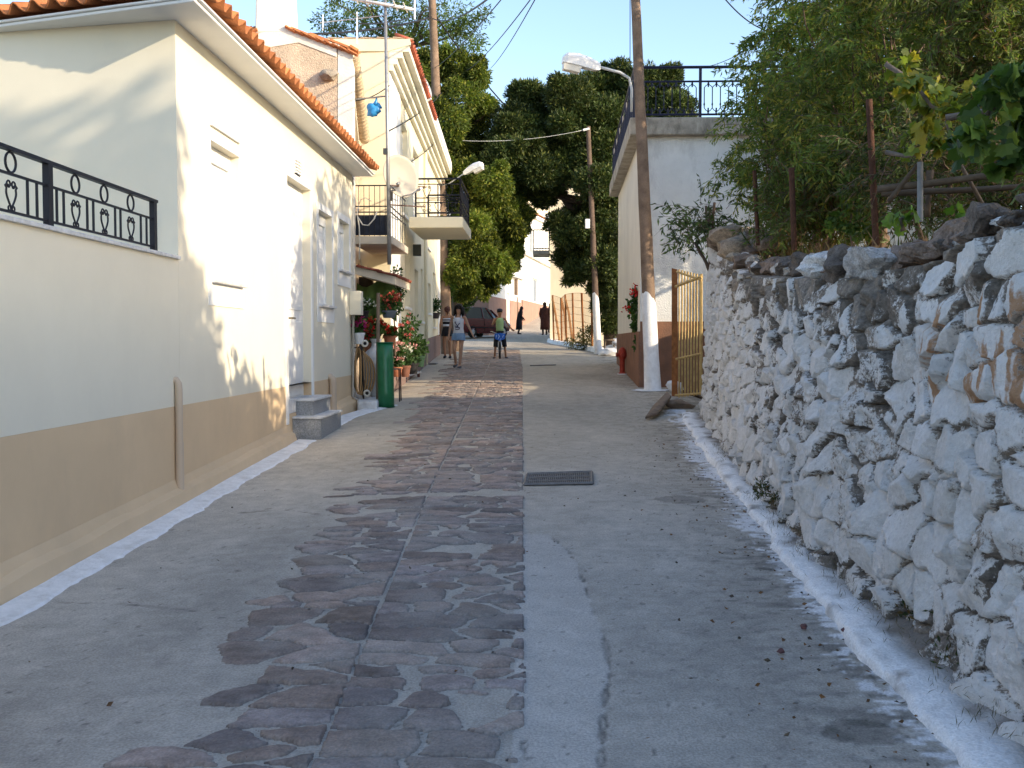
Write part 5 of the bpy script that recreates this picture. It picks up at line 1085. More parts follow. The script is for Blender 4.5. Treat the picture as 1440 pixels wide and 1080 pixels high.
# ================================================================ PEOPLE
def skin_mesh(name, J, E, rad, root, mat, parent, sub=2):
    keys = list(J); me = bpy.data.meshes.new(name); bm = bmesh.new(); lay = bm.verts.layers.skin.verify(); vs = {}
    for k in keys:
        v = bm.verts.new(J[k]); vs[k] = v; r = rad[k]; v[lay].radius = (r, r) if not hasattr(r, '__len__') else r
    for a, b in E: bm.edges.new((vs[a], vs[b]))
    vs[root][lay].use_root = True; bm.to_mesh(me); bm.free(); me.materials.append(mat)
    o = bpy.data.objects.new(name, me); COL.objects.link(o); adopt(o, parent)
    m = o.modifiers.new('skin', 'SKIN'); m.use_smooth_shade = True; m.branch_smoothing = .3
    if sub: m = o.modifiers.new('sub', 'SUBSURF'); m.levels = m.render_levels = sub
    return o
def person(base, yaw, H, label, skin, pose=None, slim=1.):
    """Local axes: x = the person's right when facing +y (so -x is their left), z up. Returns empty, transform, joints."""
    t = thing('person', base, label, 'person'); f = H/1.66
    J = dict(pelvis=(0, 0, .90), waist=(0, 0, 1.03), chest=(0, .01, 1.22), neck=(0, 0, 1.385), jaw=(0, .03, 1.46), head=(0, .02, 1.54), crown=(0, .005, 1.61))
    for s, S_ in ((1, 'r'), (-1, 'l')):
        J['hip'+S_] = (.085*s, 0, .86); J['knee'+S_] = (.09*s, .02, .47); J['ank'+S_] = (.09*s, -.02, .08); J['toe'+S_] = (.10*s, .13, .025)
        J['sh'+S_] = (.155*s, 0, 1.345); J['el'+S_] = (.2*s, -.03, 1.07); J['wr'+S_] = (.215*s, .03, .84)
    if pose: J.update(pose)
    J = {k: Vector(v) for k, v in J.items()}
    for S_ in 'rl':
        s = 1 if S_ == 'r' else -1
        d = (J['wr'+S_]-J['el'+S_]).normalized(); side = d.cross(Vector((s, 0, 0))); side = side.normalized() if side.length > .1 else Vector((0, 1, 0)); pal = side.cross(d)
        J['pm'+S_] = J['wr'+S_]+d*.055
        for i, (o_, L) in enumerate(((-.03, .062), (-.011, .075), (.010, .07), (.028, .055))):
            b = J['pm'+S_]+d*.03+side*o_; J['f%d'%i+S_] = b; J['g%d'%i+S_] = b+d*L*.55-pal*.012*s; J['h%d'%i+S_] = b+d*L*.95-pal*.03*s
        J['t0'+S_] = J['wr'+S_]+d*.035-side*.03; J['t1'+S_] = J['wr'+S_]+d*.07-side*.052
    E = [('pelvis', 'waist'), ('waist', 'chest'), ('chest', 'neck'), ('neck', 'jaw'), ('jaw', 'head'), ('head', 'crown')]
    rad = dict(pelvis=(.13*slim, .10*slim), waist=(.105*slim, .085*slim), chest=(.135*slim, .095*slim), neck=.05, jaw=.062, head=.083, crown=.06)
    for S_ in 'rl':
        E += [('pelvis', 'hip'+S_), ('hip'+S_, 'knee'+S_), ('knee'+S_, 'ank'+S_), ('ank'+S_, 'toe'+S_), ('chest', 'sh'+S_), ('sh'+S_, 'el'+S_), ('el'+S_, 'wr'+S_), ('wr'+S_, 'pm'+S_), ('wr'+S_, 't0'+S_), ('t0'+S_, 't1'+S_)]
        rad.update({'hip'+S_: .082*slim, 'knee'+S_: .052*slim, 'ank'+S_: .036, 'toe'+S_: .03, 'sh'+S_: .05*slim, 'el'+S_: .036*slim, 'wr'+S_: .025, 'pm'+S_: (.034, .02), 't0'+S_: .012, 't1'+S_: .009})
        for i in range(4): E += [('pm'+S_, 'f%d'%i+S_), ('f%d'%i+S_, 'g%d'%i+S_), ('g%d'%i+S_, 'h%d'%i+S_)]; rad.update({'f%d'%i+S_: .0095, 'g%d'%i+S_: .0085, 'h%d'%i+S_: .007})
    rot = Matrix.Rotation(yaw, 3, 'Z'); X = lambda p: Vector(base)+rot@(Vector(p)*f)
    W = {k: X(v) for k, v in J.items()}; rw_ = {k: (v*f if not hasattr(v, '__len__') else (v[0]*f, v[1]*f)) for k, v in rad.items()}
    skin_mesh('body', W, E, rw_, 'pelvis', skin, t)
    # face: eyes, nose, mouth, ears
    k = MB(); h = J['head']
    k.blob(X(h+Vector((0, .088, -.02))), (.013*f, .018*f, .022*f), 1, 0)
    for s in (-1, 1): k.blob(X(h+Vector((s*.083, -.005, -.02))), (.012*f, .022*f, .03*f), 1, 0)
    k.build('nose_and_ears', skin, t, smooth=True)
    k = MB()
    for s in (-1, 1): k.blob(X(h+Vector((s*.032, .076, .008))), (.013*f, .008*f, .008*f), 1, 0)
    k.build('eyes', M('eye_dark', (.03, .02, .018), .4), t); k = MB(); k.blob(X(h+Vector((0, .076, -.062))), (.022*f, .008*f, .007*f), 1, 0); k.build('mouth', M('lips', (.3, .1, .09), .5), t)
    return t, X, J, f
def shell(name, X, f, rings_, mat, parent, rot, n=20, smooth=True):
    k = MB(); k.rings([(*X((x, y, z)), rx*f, ry*f) for (x, y, z, rx, ry) in rings_], n, rot); return k.build(name, mat, parent, smooth=smooth)
def sleeve(name, X, f, pts, rr_, mat, parent, flat=1.):
    k = MB(); k.tube([X(p) for p in pts], [r*f for r in rr_], 12, True, flat); return k.build(name, mat, parent, smooth=50)
def shoes(X, f, J, mat, t):
    for S_ in 'rl':
        a, b = J['ank'+S_], J['toe'+S_]; k = MB(); k.tube([X(a+Vector((0, -.04, -.03))), X(a.lerp(b, .3)+Vector((0, 0, -.02))), X(b+Vector((0, .0, .0))), X(b+(b-a).normalized()*.04)], [.04*f, .047*f, .042*f, .02*f], 10, True, .8); k.build('shoe', mat, t, smooth=True)
sk1 = M('skin_light', (.44, .255, .17), .55, .06); sk2 = M('skin_tan', (.33, .165, .09), .55, .06); hair_b = M('hair_black', (.012, .009, .008), .45, .3, 30); hair_r = M('hair_auburn', (.075, .025, .018), .5, .3, 30)
denim = M('denim', (.19, .30, .46), .85, .2, 14, .2, 80); topw = M('white_cotton', (.60, .62, .68), .85, .06); blackc = M('black_cloth', (.015, .015, .018), .85, .2)
# walking girl in white vest and denim shorts
b1 = ong(645, 518); yaw1 = PI-.15
pose = dict(kneer=(.10, .07, .47), ankr=(.11, -.16, .12), toer=(.12, -.03, .05), kneel=(-.075, .05, .47), ankl=(-.05, .09, .075), toel=(-.06, .24, .02), elr=(.235, -.05, 1.08), wrr=(.25, .02, .84), ell=(-.25, -.04, 1.1), wrl=(-.36, -.02, .88), jaw=(-.01, .035, 1.46), head=(-.01, .025, 1.54))
t, X, J, f = person(b1, yaw1, 1.70, 'girl with long dark hair in a white printed vest and denim shorts, walking', sk1, pose, .95)
v = shell('vest', X, f, [(0, 0, .865, .155, .118), (0, 0, .93, .148, .115), (0, .005, 1.03, .128, .105), (0, .012, 1.14, .138, .115), (0, .018, 1.23, .148, .122), (0, .012, 1.28, .140, .108), (0, .006, 1.31, .11, .09)], topw, t, yaw1)
k = MB()
for s in (-1, 1): k.tube([X((s*.095, .10, 1.27)), X((s*.09, .07, 1.345)), X((s*.085, .0, 1.385)), X((s*.085, -.06, 1.33))], [.016*f]*4, 6, True, .4)
k.build('strap', topw, v, smooth=True)
k = MB(); ink = M('print_ink', (.07, .07, .12), .8, .3)
def cloth_pt(x, z):      # a point on the vest's front
    zr_ = [.865, .93, 1.03, 1.14, 1.23, 1.28]; ry_ = np.interp(z, zr_, [.118, .115, .105, .115, .122, .108]); rx_ = np.interp(z, zr_, [.155, .148, .128, .138, .148, .14]); oy = np.interp(z, zr_, [0, 0, .005, .012, .018, .012])
    return X((x, oy+ry_*math.sqrt(max(0, 1-(x/rx_)**2))+.006, z))
for pts in ([(.06, 1.18), (.0, 1.10), (-.05, 1.03)], [(-.06, 1.17), (.0, 1.09), (.06, 1.04)], [(.07, 1.10), (.02, 1.06), (-.06, 1.05)], [(.04, 1.2), (.075, 1.19)], [(-.06, 1.02), (.0, 1.0), (.06, 1.01)], [(.02, 1.13), (-.02, 1.05)]):
    k.tube([cloth_pt(x, z) for x, z in pts], .012*f, 5)
k.build('print', ink, v)
k = MB(); k.rings([(*X((0, 0, z)), rx*f, ry*f) for z, rx, ry in ((.74, .168, .125), (.80, .17, .128), (.86, .162, .122), (.91, .15, .117))], 20, yaw1)
for s, S_ in ((1, 'r'), (-1, 'l')): kd = J['knee'+S_]; hp = J['hip'+S_]; k.tube([X(hp+Vector((0, 0, .02))), X(hp.lerp(kd, .36))], [.09*f, .098*f], 14)
k.build('shorts', denim, t, smooth=50)
shoes(X, f, J, M('grey_shoe', (.1, .1, .105), .8, .2), t)
h = J['head']; k = MB(); k.blob(X(h+Vector((0, -.025, .03))), (.10*f, .105*f, .105*f), 3, .06, 1)
for i in range(16):
    a = PI*(.05+.9*i/15); q = h+Vector((math.cos(a)*.098, -math.sin(a)*.085-.01, .04)); k.tube([X(q), X(q+Vector((math.cos(a)*.022, -.01, -.12))), X(q+Vector((math.cos(a)*.03, -.005, -.24))), X(q+Vector((math.cos(a)*.02, .01, -.33)))], [.03*f, .032*f, .027*f, .006], 7)
for s in (-1, 1): k.tube([X(h+Vector((s*.03, .075, .085))), X(h+Vector((s*.075, .06, .05))), X(h+Vector((s*.095, .03, -.05))), X(h+Vector((s*.11, .02, -.22)))], [.024*f, .028*f, .03*f, .012*f], 7)
k.build('hair', hair_b, t, smooth=True)
# second girl, back turned, behind her
b2 = ong(629, 504); yaw2 = .25
pose = dict(kneer=(.085, .04, .47), ankl=(-.08, -.10, .10), toel=(-.09, .02, .035), elr=(.22, -.05, 1.09), wrr=(.20, .06, .88), ell=(-.23, -.05, 1.08), wrl=(-.22, .05, .85))
t, X, J, f = person(b2, yaw2, 1.62, 'girl seen from behind in a striped strapless top and black shorts', sk2, pose, .98)
for i, (z0_, z1_, m_) in enumerate(((1.02, 1.08, topw), (1.08, 1.17, blackc), (1.17, 1.20, topw), (1.20, 1.235, blackc), (1.235, 1.27, topw))):
    rr_ = lambda z: (np.interp(z, [1.02, 1.1, 1.23, 1.27], [.132, .135, .15, .15]), np.interp(z, [1.02, 1.1, 1.23, 1.27], [.108, .11, .12, .118]))
    shell('top_stripe', X, f, [(0, .01, z, *rr_(z)) for z in np.linspace(z0_, z1_-.0005, 3)], m_, t, yaw2)
k = MB(); k.rings([(*X((0, 0, z)), rx*f, ry*f) for z, rx, ry in ((.73, .168, .13), (.82, .172, .135), (.92, .155, .125), (1.0, .135, .11))], 20, yaw2)
for s, S_ in ((1, 'r'), (-1, 'l')): kd = J['knee'+S_]; hp = J['hip'+S_]; k.tube([X(hp+Vector((0, 0, .02))), X(hp.lerp(kd, .38))], [.092*f, .1*f], 14)
k.build('shorts', blackc, t, smooth=50); shoes(X, f, J, M('dark_shoe', (.04, .045, .06), .8, .2), t)
h = J['head']; k = MB(); k.blob(X(h+Vector((0, -.02, .02))), (.098*f, .11*f, .105*f), 3, .08, 2); k.blob(X(h+Vector((0, -.115, .03))), (.05*f, .055*f, .05*f), 2, .1, 4); k.tube([X(h+Vector((0, -.12, .02))), X(h+Vector((0, -.15, -.06))), X(h+Vector((0, -.13, -.16)))], [.035*f, .035*f, .008], 8); k.build('hair', hair_r, t, smooth=True)
# ---- boy astride a bicycle
bb = ong(703, 505); by_ = Vector(bb); yawb = PI+.05
bk = thing('bicycle', bb, 'small bicycle with a blue front panel held upright by the boy', 'bicycle')
rotb = Matrix.Rotation(yawb, 3, 'Z'); BX = lambda p: Vector(bb)+rotb@Vector(p)
rub = M('rubber', (.015, .015, .015), .8, .1); silv = M('chrome', (.55, .55, .55), .3, .05, metal=.7); bluep = M('blue_paint', (.03, .13, .5), .4, .1); axb = rotb@Vector((1, 0, 0))
for y0_ in (0, -.86):
    c = BX((0, y0_-.0, .27)); k = MB(); k.torus(c, axb, .245, .026, 30, 8); wv = k.build('wheel', rub, bk, smooth=True)
    k = MB(); k.torus(c, axb, .218, .01, 30, 6)
    for j in range(14): a = 2*PI*j/14; k.tube([c, c+rotb@Vector((.0, math.cos(a)*.216, math.sin(a)*.216))], .003, 4)
    k.tube([c-axb*.05, c+axb*.05], .018, 8); k.build('rim', silv, wv)
k = MB(); hd = (0, -.17, .62); 
for s in (-1, 1): k.tube([BX((s*.05, 0, .27)), BX((s*.045, -.11, .52)), BX((0, -.14, .56))], .014, 6); k.tube([BX((s*.05, -.86, .27)), BX((s*.02, -.58, .55))], .011, 6); k.tube([BX((s*.05, -.86, .27)), BX((s*.02, -.48, .25))], .011, 6)
k.tube([BX((0, -.13, .54)), BX((0, -.19, .74))], .02, 8); k.tube([BX((0, -.15, .60)), BX((0, -.48, .25))], .02, 8); k.tube([BX((0, -.16, .66)), BX((0, -.57, .50))], .018, 8); k.tube([BX((0, -.48, .25)), BX((0, -.62, .66))], .016, 8)
k.build('frame', silv, bk, smooth=True)
k = MB(); k.tube([BX((-.29, -.26, .84)), BX((-.26, -.2, .85)), BX((-.08, -.17, .78)), BX((.08, -.17, .78)), BX((.26, -.2, .85)), BX((.29, -.26, .84))], .013, 8); k.build('handlebar', silv, bk, smooth=True)
k = MB(); i0 = k.add([BX((x, y, z)) for x, y, z in ((-.17, -.10, .78), (0, -.06, .80), (.17, -.10, .78), (.15, -.09, .62), (0, -.05, .56), (-.15, -.09, .62))]); k.face([i0+j for j in range(6)]); pn = k.build('number_panel', bluep, bk, solid=.012)
k = MB()
for pts in ([(-.11, .74), (-.08, .66)], [(.05, .75), (.02, .70), (.05, .62)], [(.10, .74), (.12, .66)], [(-.04, .63), (-.01, .6)]): k.tube([BX((x, -.055+abs(x)*.2, z)) for x, z in pts], .012, 5)
k.build('panel_pattern', M('pale_blue', (.35, .5, .75), .5), pn)
k = MB(); k.blob(BX((0, -.64, .69)), (.07, .12, .035), 2, .05); k.build('saddle', blackc, bk, smooth=True)
k = MB(); k.torus(BX((.03, -.48, .25)), axb, .07, .008, 16, 5)
for s, a in ((1, .6), (-1, .6+PI)): p = Vector((s*.08, -.48+math.cos(a)*.14, .25-math.sin(a)*.14)); k.tube([BX((s*.05, -.48, .25)), BX((s*.06, p.y, p.z)), BX((s*.14, p.y, p.z))], .011, 6)
k.build('crank', gal, bk)
pose = dict(pelvis=(0, -.34, .84), waist=(0, -.32, .98), chest=(0, -.29, 1.2), neck=(0, -.26, 1.38), jaw=(0, -.23, 1.455), head=(0, -.235, 1.535), crown=(0, -.25, 1.605), hipr=(.085, -.34, .82), kneer=(.14, -.22, .45), ankr=(.17, -.26, .07), toer=(.2, -.13, .025), hipl=(-.085, -.34, .82), kneel=(-.16, -.28, .45), ankl=(-.20, -.36, .07), toel=(-.24, -.23, .025),
    shr=(.16, -.28, 1.34), elr=(.24, -.16, 1.10), wrr=(.13, .0, 1.28), shl=(-.16, -.28, 1.34), ell=(-.26, -.22, 1.12), wrl=(-.37, -.10, 1.0))
t, X, J, f = person(bb, yawb, 1.56, 'boy in a pale green vest and cap astride a bicycle in the road', sk2, pose, .86)
shell('vest', X, f, [(0, -.33, .92, .128, .10), (0, -.32, 1.0, .12, .1), (0, -.30, 1.12, .128, .108), (0, -.285, 1.22, .136, .11), (0, -.275, 1.3, .125, .092), (0, -.27, 1.345, .09, .07)], M('lime_cloth', (.36, .52, .24), .85, .08), t, yawb)
k = MB(); k.rings([(*X((0, -.34, z)), rx*f, ry*f) for z, rx, ry in ((.76, .14, .12), (.84, .145, .12), (.94, .125, .104))], 18, yawb)
for S_ in 'rl': k.tube([X(J['hip'+S_]), X(J['hip'+S_].lerp(J['knee'+S_], .6)), X(J['knee'+S_]+Vector((0, 0, -.05)))], [.085*f, .085*f, .075*f], 12)
k.build('shorts', blackc, t, smooth=50); shoes(X, f, J, M('dark_shoe', (1,)*3), t)
h = J['head']; k = MB(); k.blob(X(h+Vector((0, -.015, .035))), (.094*f, .10*f, .085*f), 3, .05, 3); k.build('hair', hair_b, t, smooth=True)
k = MB(); k.rings([(*X(h+Vector((0, -.0, z))), r*f, r*1.08*f) for z, r in ((.045, .098), (.08, .093), (.105, .07), (.115, .02))], 16, yawb); k.tube([X(h+Vector((-.06, .08, .05))), X(h+Vector((0, .125, .045))), X(h+Vector((.06, .08, .05)))], [.02*f, .03*f, .02*f], 6, True, .3); k.build('cap', M('navy_cloth', (1,)*3), t, smooth=40)
# ---- older women in long coats
def coat_woman(px, py, Hpx, yaw, label, coatm, scarfm, lean=.0, dist=None, slim=1.):
    b = ong(px, py); H = Hpx*b.y/FPX; ln_ = lean
    pose = dict(waist=(0, ln_*.3, 1.02), chest=(0, ln_*.8, 1.21), neck=(0, ln_*1.3, 1.36), jaw=(0, ln_*1.6+.03, 1.42), head=(0, ln_*1.7+.02, 1.50), crown=(0, ln_*1.7, 1.57))
    for S_, s in (('r', 1), ('l', -1)): pose['sh'+S_] = (.16*s, ln_*1.0, 1.32); pose['el'+S_] = (.23*s, ln_*.9-.02, 1.05); pose['wr'+S_] = (.2*s, ln_*1.0+.13, .90)
    pose['ankr'] = (.08, -.08, .08); pose['toer'] = (.09, .05, .025)
    t, X, J, f = person(b, yaw, H, label, sk2, pose)
    ct = shell('coat', X, f, [(0, -.01, .26, .215*slim, .19), (0, 0, .5, .205*slim, .18), (0, 0, .78, .20*slim, .165), (0, ln_*.2, .98, .178*slim, .145), (0, ln_*.6, 1.15, .185*slim, .15), (0, ln_*.95, 1.28, .18*slim, .135), (0, ln_*1.2, 1.355, .12, .10), (0, ln_*1.35, 1.40, .07, .07)], coatm, t, yaw)
    for S_ in 'rl': sleeve('sleeve', X, f, [J['sh'+S_]+Vector((0, 0, .0)), J['el'+S_], J['wr'+S_]], [.075, .062, .05], coatm, t)
    for S_ in 'rl': k = MB(); k.tube([X((J['knee'+S_].x, J['knee'+S_].y, .34)), X(J['ank'+S_])], [.055*f, .044*f], 10); k.build('stocking', blackc, t, smooth=True)
    shoes(X, f, J, blackc, t); h = J['head']; k = MB(); k.blob(X(h+Vector((0, -.025, .02))), (.1*f, .105*f, .11*f), 3, .05, 4); k.tube([X(h+Vector((0, -.06, -.03))), X(h+Vector((0, -.07, -.12))), X(h+Vector((0, -.06, -.18)))], [.085*f, .1*f, .07*f], 10); k.build('headscarf', scarfm, t, smooth=True)
    return t
coatb = M('brown_coat', (.085, .028, .018), .9, .3, 10, .2, 40)
coat_woman(730, 470, 40, -PI*.42, 'old woman in a long black coat and headscarf, stooping, by the salmon wall', M('black_coat', (.018, .017, .022), .9, .25), blackc, .09)
coat_woman(766, 471, 47, .1, 'woman in a long reddish brown coat seen from behind, near the fence', coatb, M('dark_scarf', (.05, .025, .018), .9), .02, slim=1.05)
coat_woman(774, 468, 43, -.5, 'person in dark red clothing half hidden beside the brown coated woman', M('plum_coat', (.05, .018, .022), .9, .25), hair_b, .02)

# ================================================================ RED CAR
cy0 = 50.0; cb_ = Vector((at(669, 470, cy0).x, cy0, 0)); cb_.z = gz(cb_.x, cy0); yawc = R(-36)
car = thing('parked_car', cb_, 'dark red hatchback parked by the salmon based house beyond the girls', 'car')
rc = Matrix.Rotation(yawc, 3, 'Z'); CX = lambda p: cb_+rc@Vector(p)         # local: y forward, x right
redc = M('car_red', (.11, .008, .009), .25, .08, 4, spec=.6); glass = M('car_glass', (.03, .035, .04), .08, .1, spec=.8)
st_ = [(-1.95, .62, .42, .78), (-1.85, .76, .30, .92), (-1.4, .82, .24, .95), (-.6, .84, .22, .96), (.4, .84, .22, .95), (.95, .83, .24, .92), (1.5, .80, .26, .84), (1.85, .72, .32, .74), (1.95, .55, .42, .62)]
k = MB(); prev = None
for (y, hw, zb_, zt_) in st_:
    i1 = k.add([CX((x, y, z)) for x, z in ((-hw*.92, zb_), (hw*.92, zb_), (hw, zb_+.15), (hw, zt_-.12), (hw*.93, zt_), (-hw*.93, zt_), (-hw, zt_-.12), (-hw, zb_+.15))])
    if prev is not None:
        for j in range(8): k.face((prev+j, prev+(j+1) % 8, i1+(j+1) % 8, i1+j))
    else: k.face([i1+j for j in range(8)])
    prev = i1
k.face([prev+j for j in range(8)]); body = k.build('body', redc, car, smooth=35, bevel=.03)
cab = [(-1.75, .70, .60, .92, 1.05), (-1.5, .76, .62, .93, 1.40), (-.9, .78, .63, .94, 1.49), (0, .78, .63, .94, 1.48), (.45, .77, .62, .94, 1.36), (1.05, .74, .66, .90, .96)]
k = MB(); gl = MB(); prev = None
for (y, hb_, ht_, z0_, z1_) in cab:
    cur = [(-hb_, y, z0_), (hb_, y, z0_), (ht_, y, z1_), (-ht_, y, z1_)]
    if prev is not None:
        k.quad(CX(prev[3]), CX(prev[2]), CX(cur[2]), CX(cur[3]))
        for a_, b_ in ((1, 2), (3, 0)): gl.quad(CX(prev[a_]), CX(prev[b_]), CX(cur[b_]), CX(cur[a_]))
    else: gl.quad(*[CX(p) for p in cur])
    prev = cur
gl.quad(*[CX(p) for p in (cab and [(-.74, 1.05, .9), (.74, 1.05, .9), (.62, .45, 1.37), (-.62, .45, 1.37)])])
k.build('roof', redc, car, smooth=40, solid=.03); gl.build('windows', glass, car)
for s in (-1, 1):
    for pa, pb_ in (((.77, .47, .94), (.63, .0, 1.47)), ((.79, -.35, .95), (.64, -.35, 1.49)), ((.72, 1.05, .92), (.63, .42, 1.38)), ((.74, -1.72, .93), (.63, -1.42, 1.44))): k = MB(); k.tube([CX((s*pa[0], pa[1], pa[2])), CX((s*pb_[0], pb_[1], pb_[2]))], .035, 5); k.build('pillar', redc, car)
for s in (-1, 1):
    for y in (-1.2, 1.2):
        c = CX((s*.76, y, .31)); ax3 = rc@Vector((1, 0, 0)); k = MB(); k.torus(c, ax3, .225, .085, 24, 8); wv = k.build('wheel', rub, car, smooth=True); k = MB(); k.tube([c-ax3*.05, c+ax3*s*.06], .17, 18)
        for j in range(6): a = 2*PI*j/6; k.tube([c+ax3*s*.065, c+ax3*s*.065+rc@Vector((0, math.cos(a)*.15, math.sin(a)*.15))], .02, 4)
        k.build('rim', silv, wv)
    k = MB(); k.blob(CX((s*.93, .62, .98)), (.1, .07, .08), 2, .03); k.build('wing_mirror', redc, car, smooth=True)
    k = MB(); k.hexa([CX(p) for p in ((s*.55, -1.93, .66), (s*.82, -1.80, .66), (s*.8, -1.72, .66), (s*.5, -1.85, .66), (s*.55, -1.95, .9), (s*.81, -1.82, .93), (s*.78, -1.72, .93), (s*.5, -1.87, .9))]); k.build('tail_light', M('tail_red', (.5, .06, .03), .2, .1, spec=.6), car)
    k = MB(); k.blob(CX((s*.6, 1.86, .66)), (.14, .14, .08), 2, .02); k.build('headlight', M('lamp_lens', (1,)*3), car, smooth=True)
k = MB(); k.hexa([CX(p) for p in ((-.7, -2.0, .32), (.7, -2.0, .32), (.78, -1.8, .3), (-.78, -1.8, .3), (-.7, -2.02, .52), (.7, -2.02, .52), (.78, -1.8, .55), (-.78, -1.8, .55))]); k.build('bumper', redc, car, bevel=.03)
k = MB(); k.box(-.01, .01, -.01, .01, 0, .01); k.v = []; k.f = []; k.c = []
for s in (-1, 1): k.tube([CX((s*.845, -.35, .3)), CX((s*.855, -.35, .92))], .008, 4); k.tube([CX((s*.845, .75, .35)), CX((s*.84, .75, .9))], .008, 4); k.tube([CX((s*.855, -1.5, .5)), CX((s*.86, -.3, .5)), CX((s*.85, .9, .5))], .02, 4)
k.build('trim', blackc, car)
# ================================================================ TREES AND PLANTS
bark = M('bark', (.14, .10, .075), .95, .3, 8, .5, 30); barkd = M('dark_bark', (.055, .04, .032), .95, .3, 8, .5, 30)
def tree(name, label, base, clumps, trunk, n, leafcol, lsize, lw, r0, mat, group=None, droop=.2, fill=.4, alt=None, altp=0, cat='tree', fork=None, barkm=None, var=.35, idvar=.3, nl=14, fold=.12):
    t = thing(name, base, label, cat, group); k = MB(); pts = [Vector(p) for p in trunk]
    m = len(pts); sm_ = []
    for a, b in zip(pts, pts[1:]):
        for i in range(5): sm_.append(a.lerp(b, i/5)+Vector((mnoise.noise((a.z*3+i, 1, 0)), mnoise.noise((a.z*3+i, 5, 0)), 0))*r0*.4)
    sm_.append(pts[-1]); k.tube(sm_, [r0*(1.25 if i == 0 else 1)*(1-.55*i/(len(sm_)-1)) for i in range(len(sm_))], 10); k.build('trunk', barkm or bark, t, smooth=True)
    k = MB(); sel = random.sample(range(len(clumps)), min(nl, len(clumps)))
    for i in sel:
        c = Vector(clumps[i][:3]); a = min(sm_[len(sm_)//3:], key=lambda p: (p-c).length+.6*abs(p.z-c.z+1)); p = limb(k, a, c, r0*.32, r0*.06, .12, 6, -.15)
        for q in p[3:]:
            d = Vector((random.gauss(0, 1), random.gauss(0, 1), random.gauss(.2, .7))).normalized(); limb(k, q, q+d*clumps[i][3]*.8, r0*.07, .006, .15, 4)
    k.build('limbs', barkm or bark, t, smooth=True)
    P, A, I = clump_points(clumps, n, fill, droop); leaves('crown', P, A, lsize, lw, tint(len(P), leafcol, var, I, idvar, alt, altp), mat, t, fold=fold); return t
def cl_px(spec, Y, dy=.8, flat=.8):
    out = []
    for (px, py, r) in spec:
        y = Y+random.uniform(-dy, dy); q = at(px, py, y); rr_ = r*y/FPX; out.append((q.x, q.y, q.z, rr_, rr_*1.0, rr_*flat))
    return out
lm = leaf_mat('tree_leaf', .4)
def satellites(cl, k=2, s=.42):
    out = list(cl)
    for c in cl:
        for _ in range(k):
            v = Vector((random.gauss(0, 1), random.gauss(0, 1), random.gauss(0, .8))).normalized(); q = s*random.uniform(.6, 1.3); out.append((c[0]+v.x*c[3]*1.15, c[1]+v.y*c[4]*1.15, c[2]+v.z*c[5]*1.15, c[3]*q, c[4]*q, c[5]*q))
    return out
# light green tree beyond the balcony
spec = [(575, 110, 26), (582, 150, 24), (598, 90, 24), (640, 95, 28), (662, 110, 26), (650, 140, 30), (678, 150, 20), (632, 170, 26), (662, 185, 26), (640, 210, 26), (672, 215, 22), (640, 245, 24), (668, 250, 26), (694, 258, 26), (712, 272, 22), (655, 280, 28), (690, 290, 30), (722, 296, 22), (668, 312, 28), (700, 322, 28), (724, 320, 16), (650, 325, 22), (660, 350, 28), (690, 350, 28), (715, 350, 18), (652, 378, 22), (676, 380, 26), (700, 372, 20), (660, 402, 20), (682, 402, 16), (720, 372, 10), (646, 405, 14), (705, 300, 20), (738, 300, 12), (610, 270, 18), (605, 310, 14)]
base = Vector((at(640, 480, 36).x, 36, gz(-3, 36)))
tree('leafy_tree', 'bright yellow green tree overhanging the road beyond the balcony', base, satellites(cl_px(spec, 35, 1.3), 3), [base-Vector((0, 0, .2)), base+Vector((.1, -.1, 2.2)), base+Vector((.2, -.3, 4.5)), base+Vector((.1, -.3, 7.5))], 1300, (.085, .12, .022), .14, .36, .22, lm, droop=.5, alt=(.25, .26, .05), altp=.2, idvar=.55)  # alternate leaf colour paints in sunlit yellow fronds
# darker foliage low behind it
spec = [(640, 390, 24), (652, 360, 22), (636, 350, 20), (640, 430, 18), (632, 320, 20), (655, 420, 14), (628, 400, 14), (645, 300, 18)]
base2 = Vector((at(634, 480, 39).x, 39, gz(-3, 39)))
tree('dark_shrub_tree', 'dark green dense tree behind the bright one at the road edge', base2, cl_px(spec, 39, .6), [base2-Vector((0, 0, .2)), base2+Vector((0, 0, 2)), base2+Vector((.1, 0, 4))], 700, (.03, .055, .02), .13, .5, .2, lm, idvar=.3)
# tree behind the roofs
spec = [(455, 30, 18), (480, 18, 24), (505, 30, 24), (520, 5, 26), (545, 35, 24), (570, 20, 26), (590, 50, 22), (560, 50, 18), (600, 10, 28), (640, 20, 26), (655, 45, 24), (668, 62, 16), (630, 55, 26), (615, 40, 24), (470, 45, 14), (530, 52, 16), (680, 20, 12)]
base3 = Vector((at(560, 480, 44).x, 44, 1.2)); 
tree('feathery_tree', 'feathery green tree rising behind the house roofs', base3, satellites(cl_px(spec, 43, 1.2), 2), [base3, base3+Vector((.2, 0, 6)), base3+Vector((.3, 0, 13))], 150, (.075, .115, .03), .17, .3, .3, lm, droop=.3, fill=.2, idvar=.35, nl=16)
spec = [(712, 165, 14), (725, 155, 16), (742, 160, 16), (752, 175, 14), (728, 175, 16), (706, 185, 12), (700, 150, 10)]
base4 = Vector((at(725, 420, 62).x, 62, 3))
tree('thin_tree', 'sparse pale tree top showing against the sky left of the pine', base4, cl_px(spec, 62, .8), [base4, base4+Vector((0, 0, 6)), base4+Vector((.1, 0, 10))], 130, (.07, .105, .03), .2, .3, .16, lm, fill=.1, nl=7)
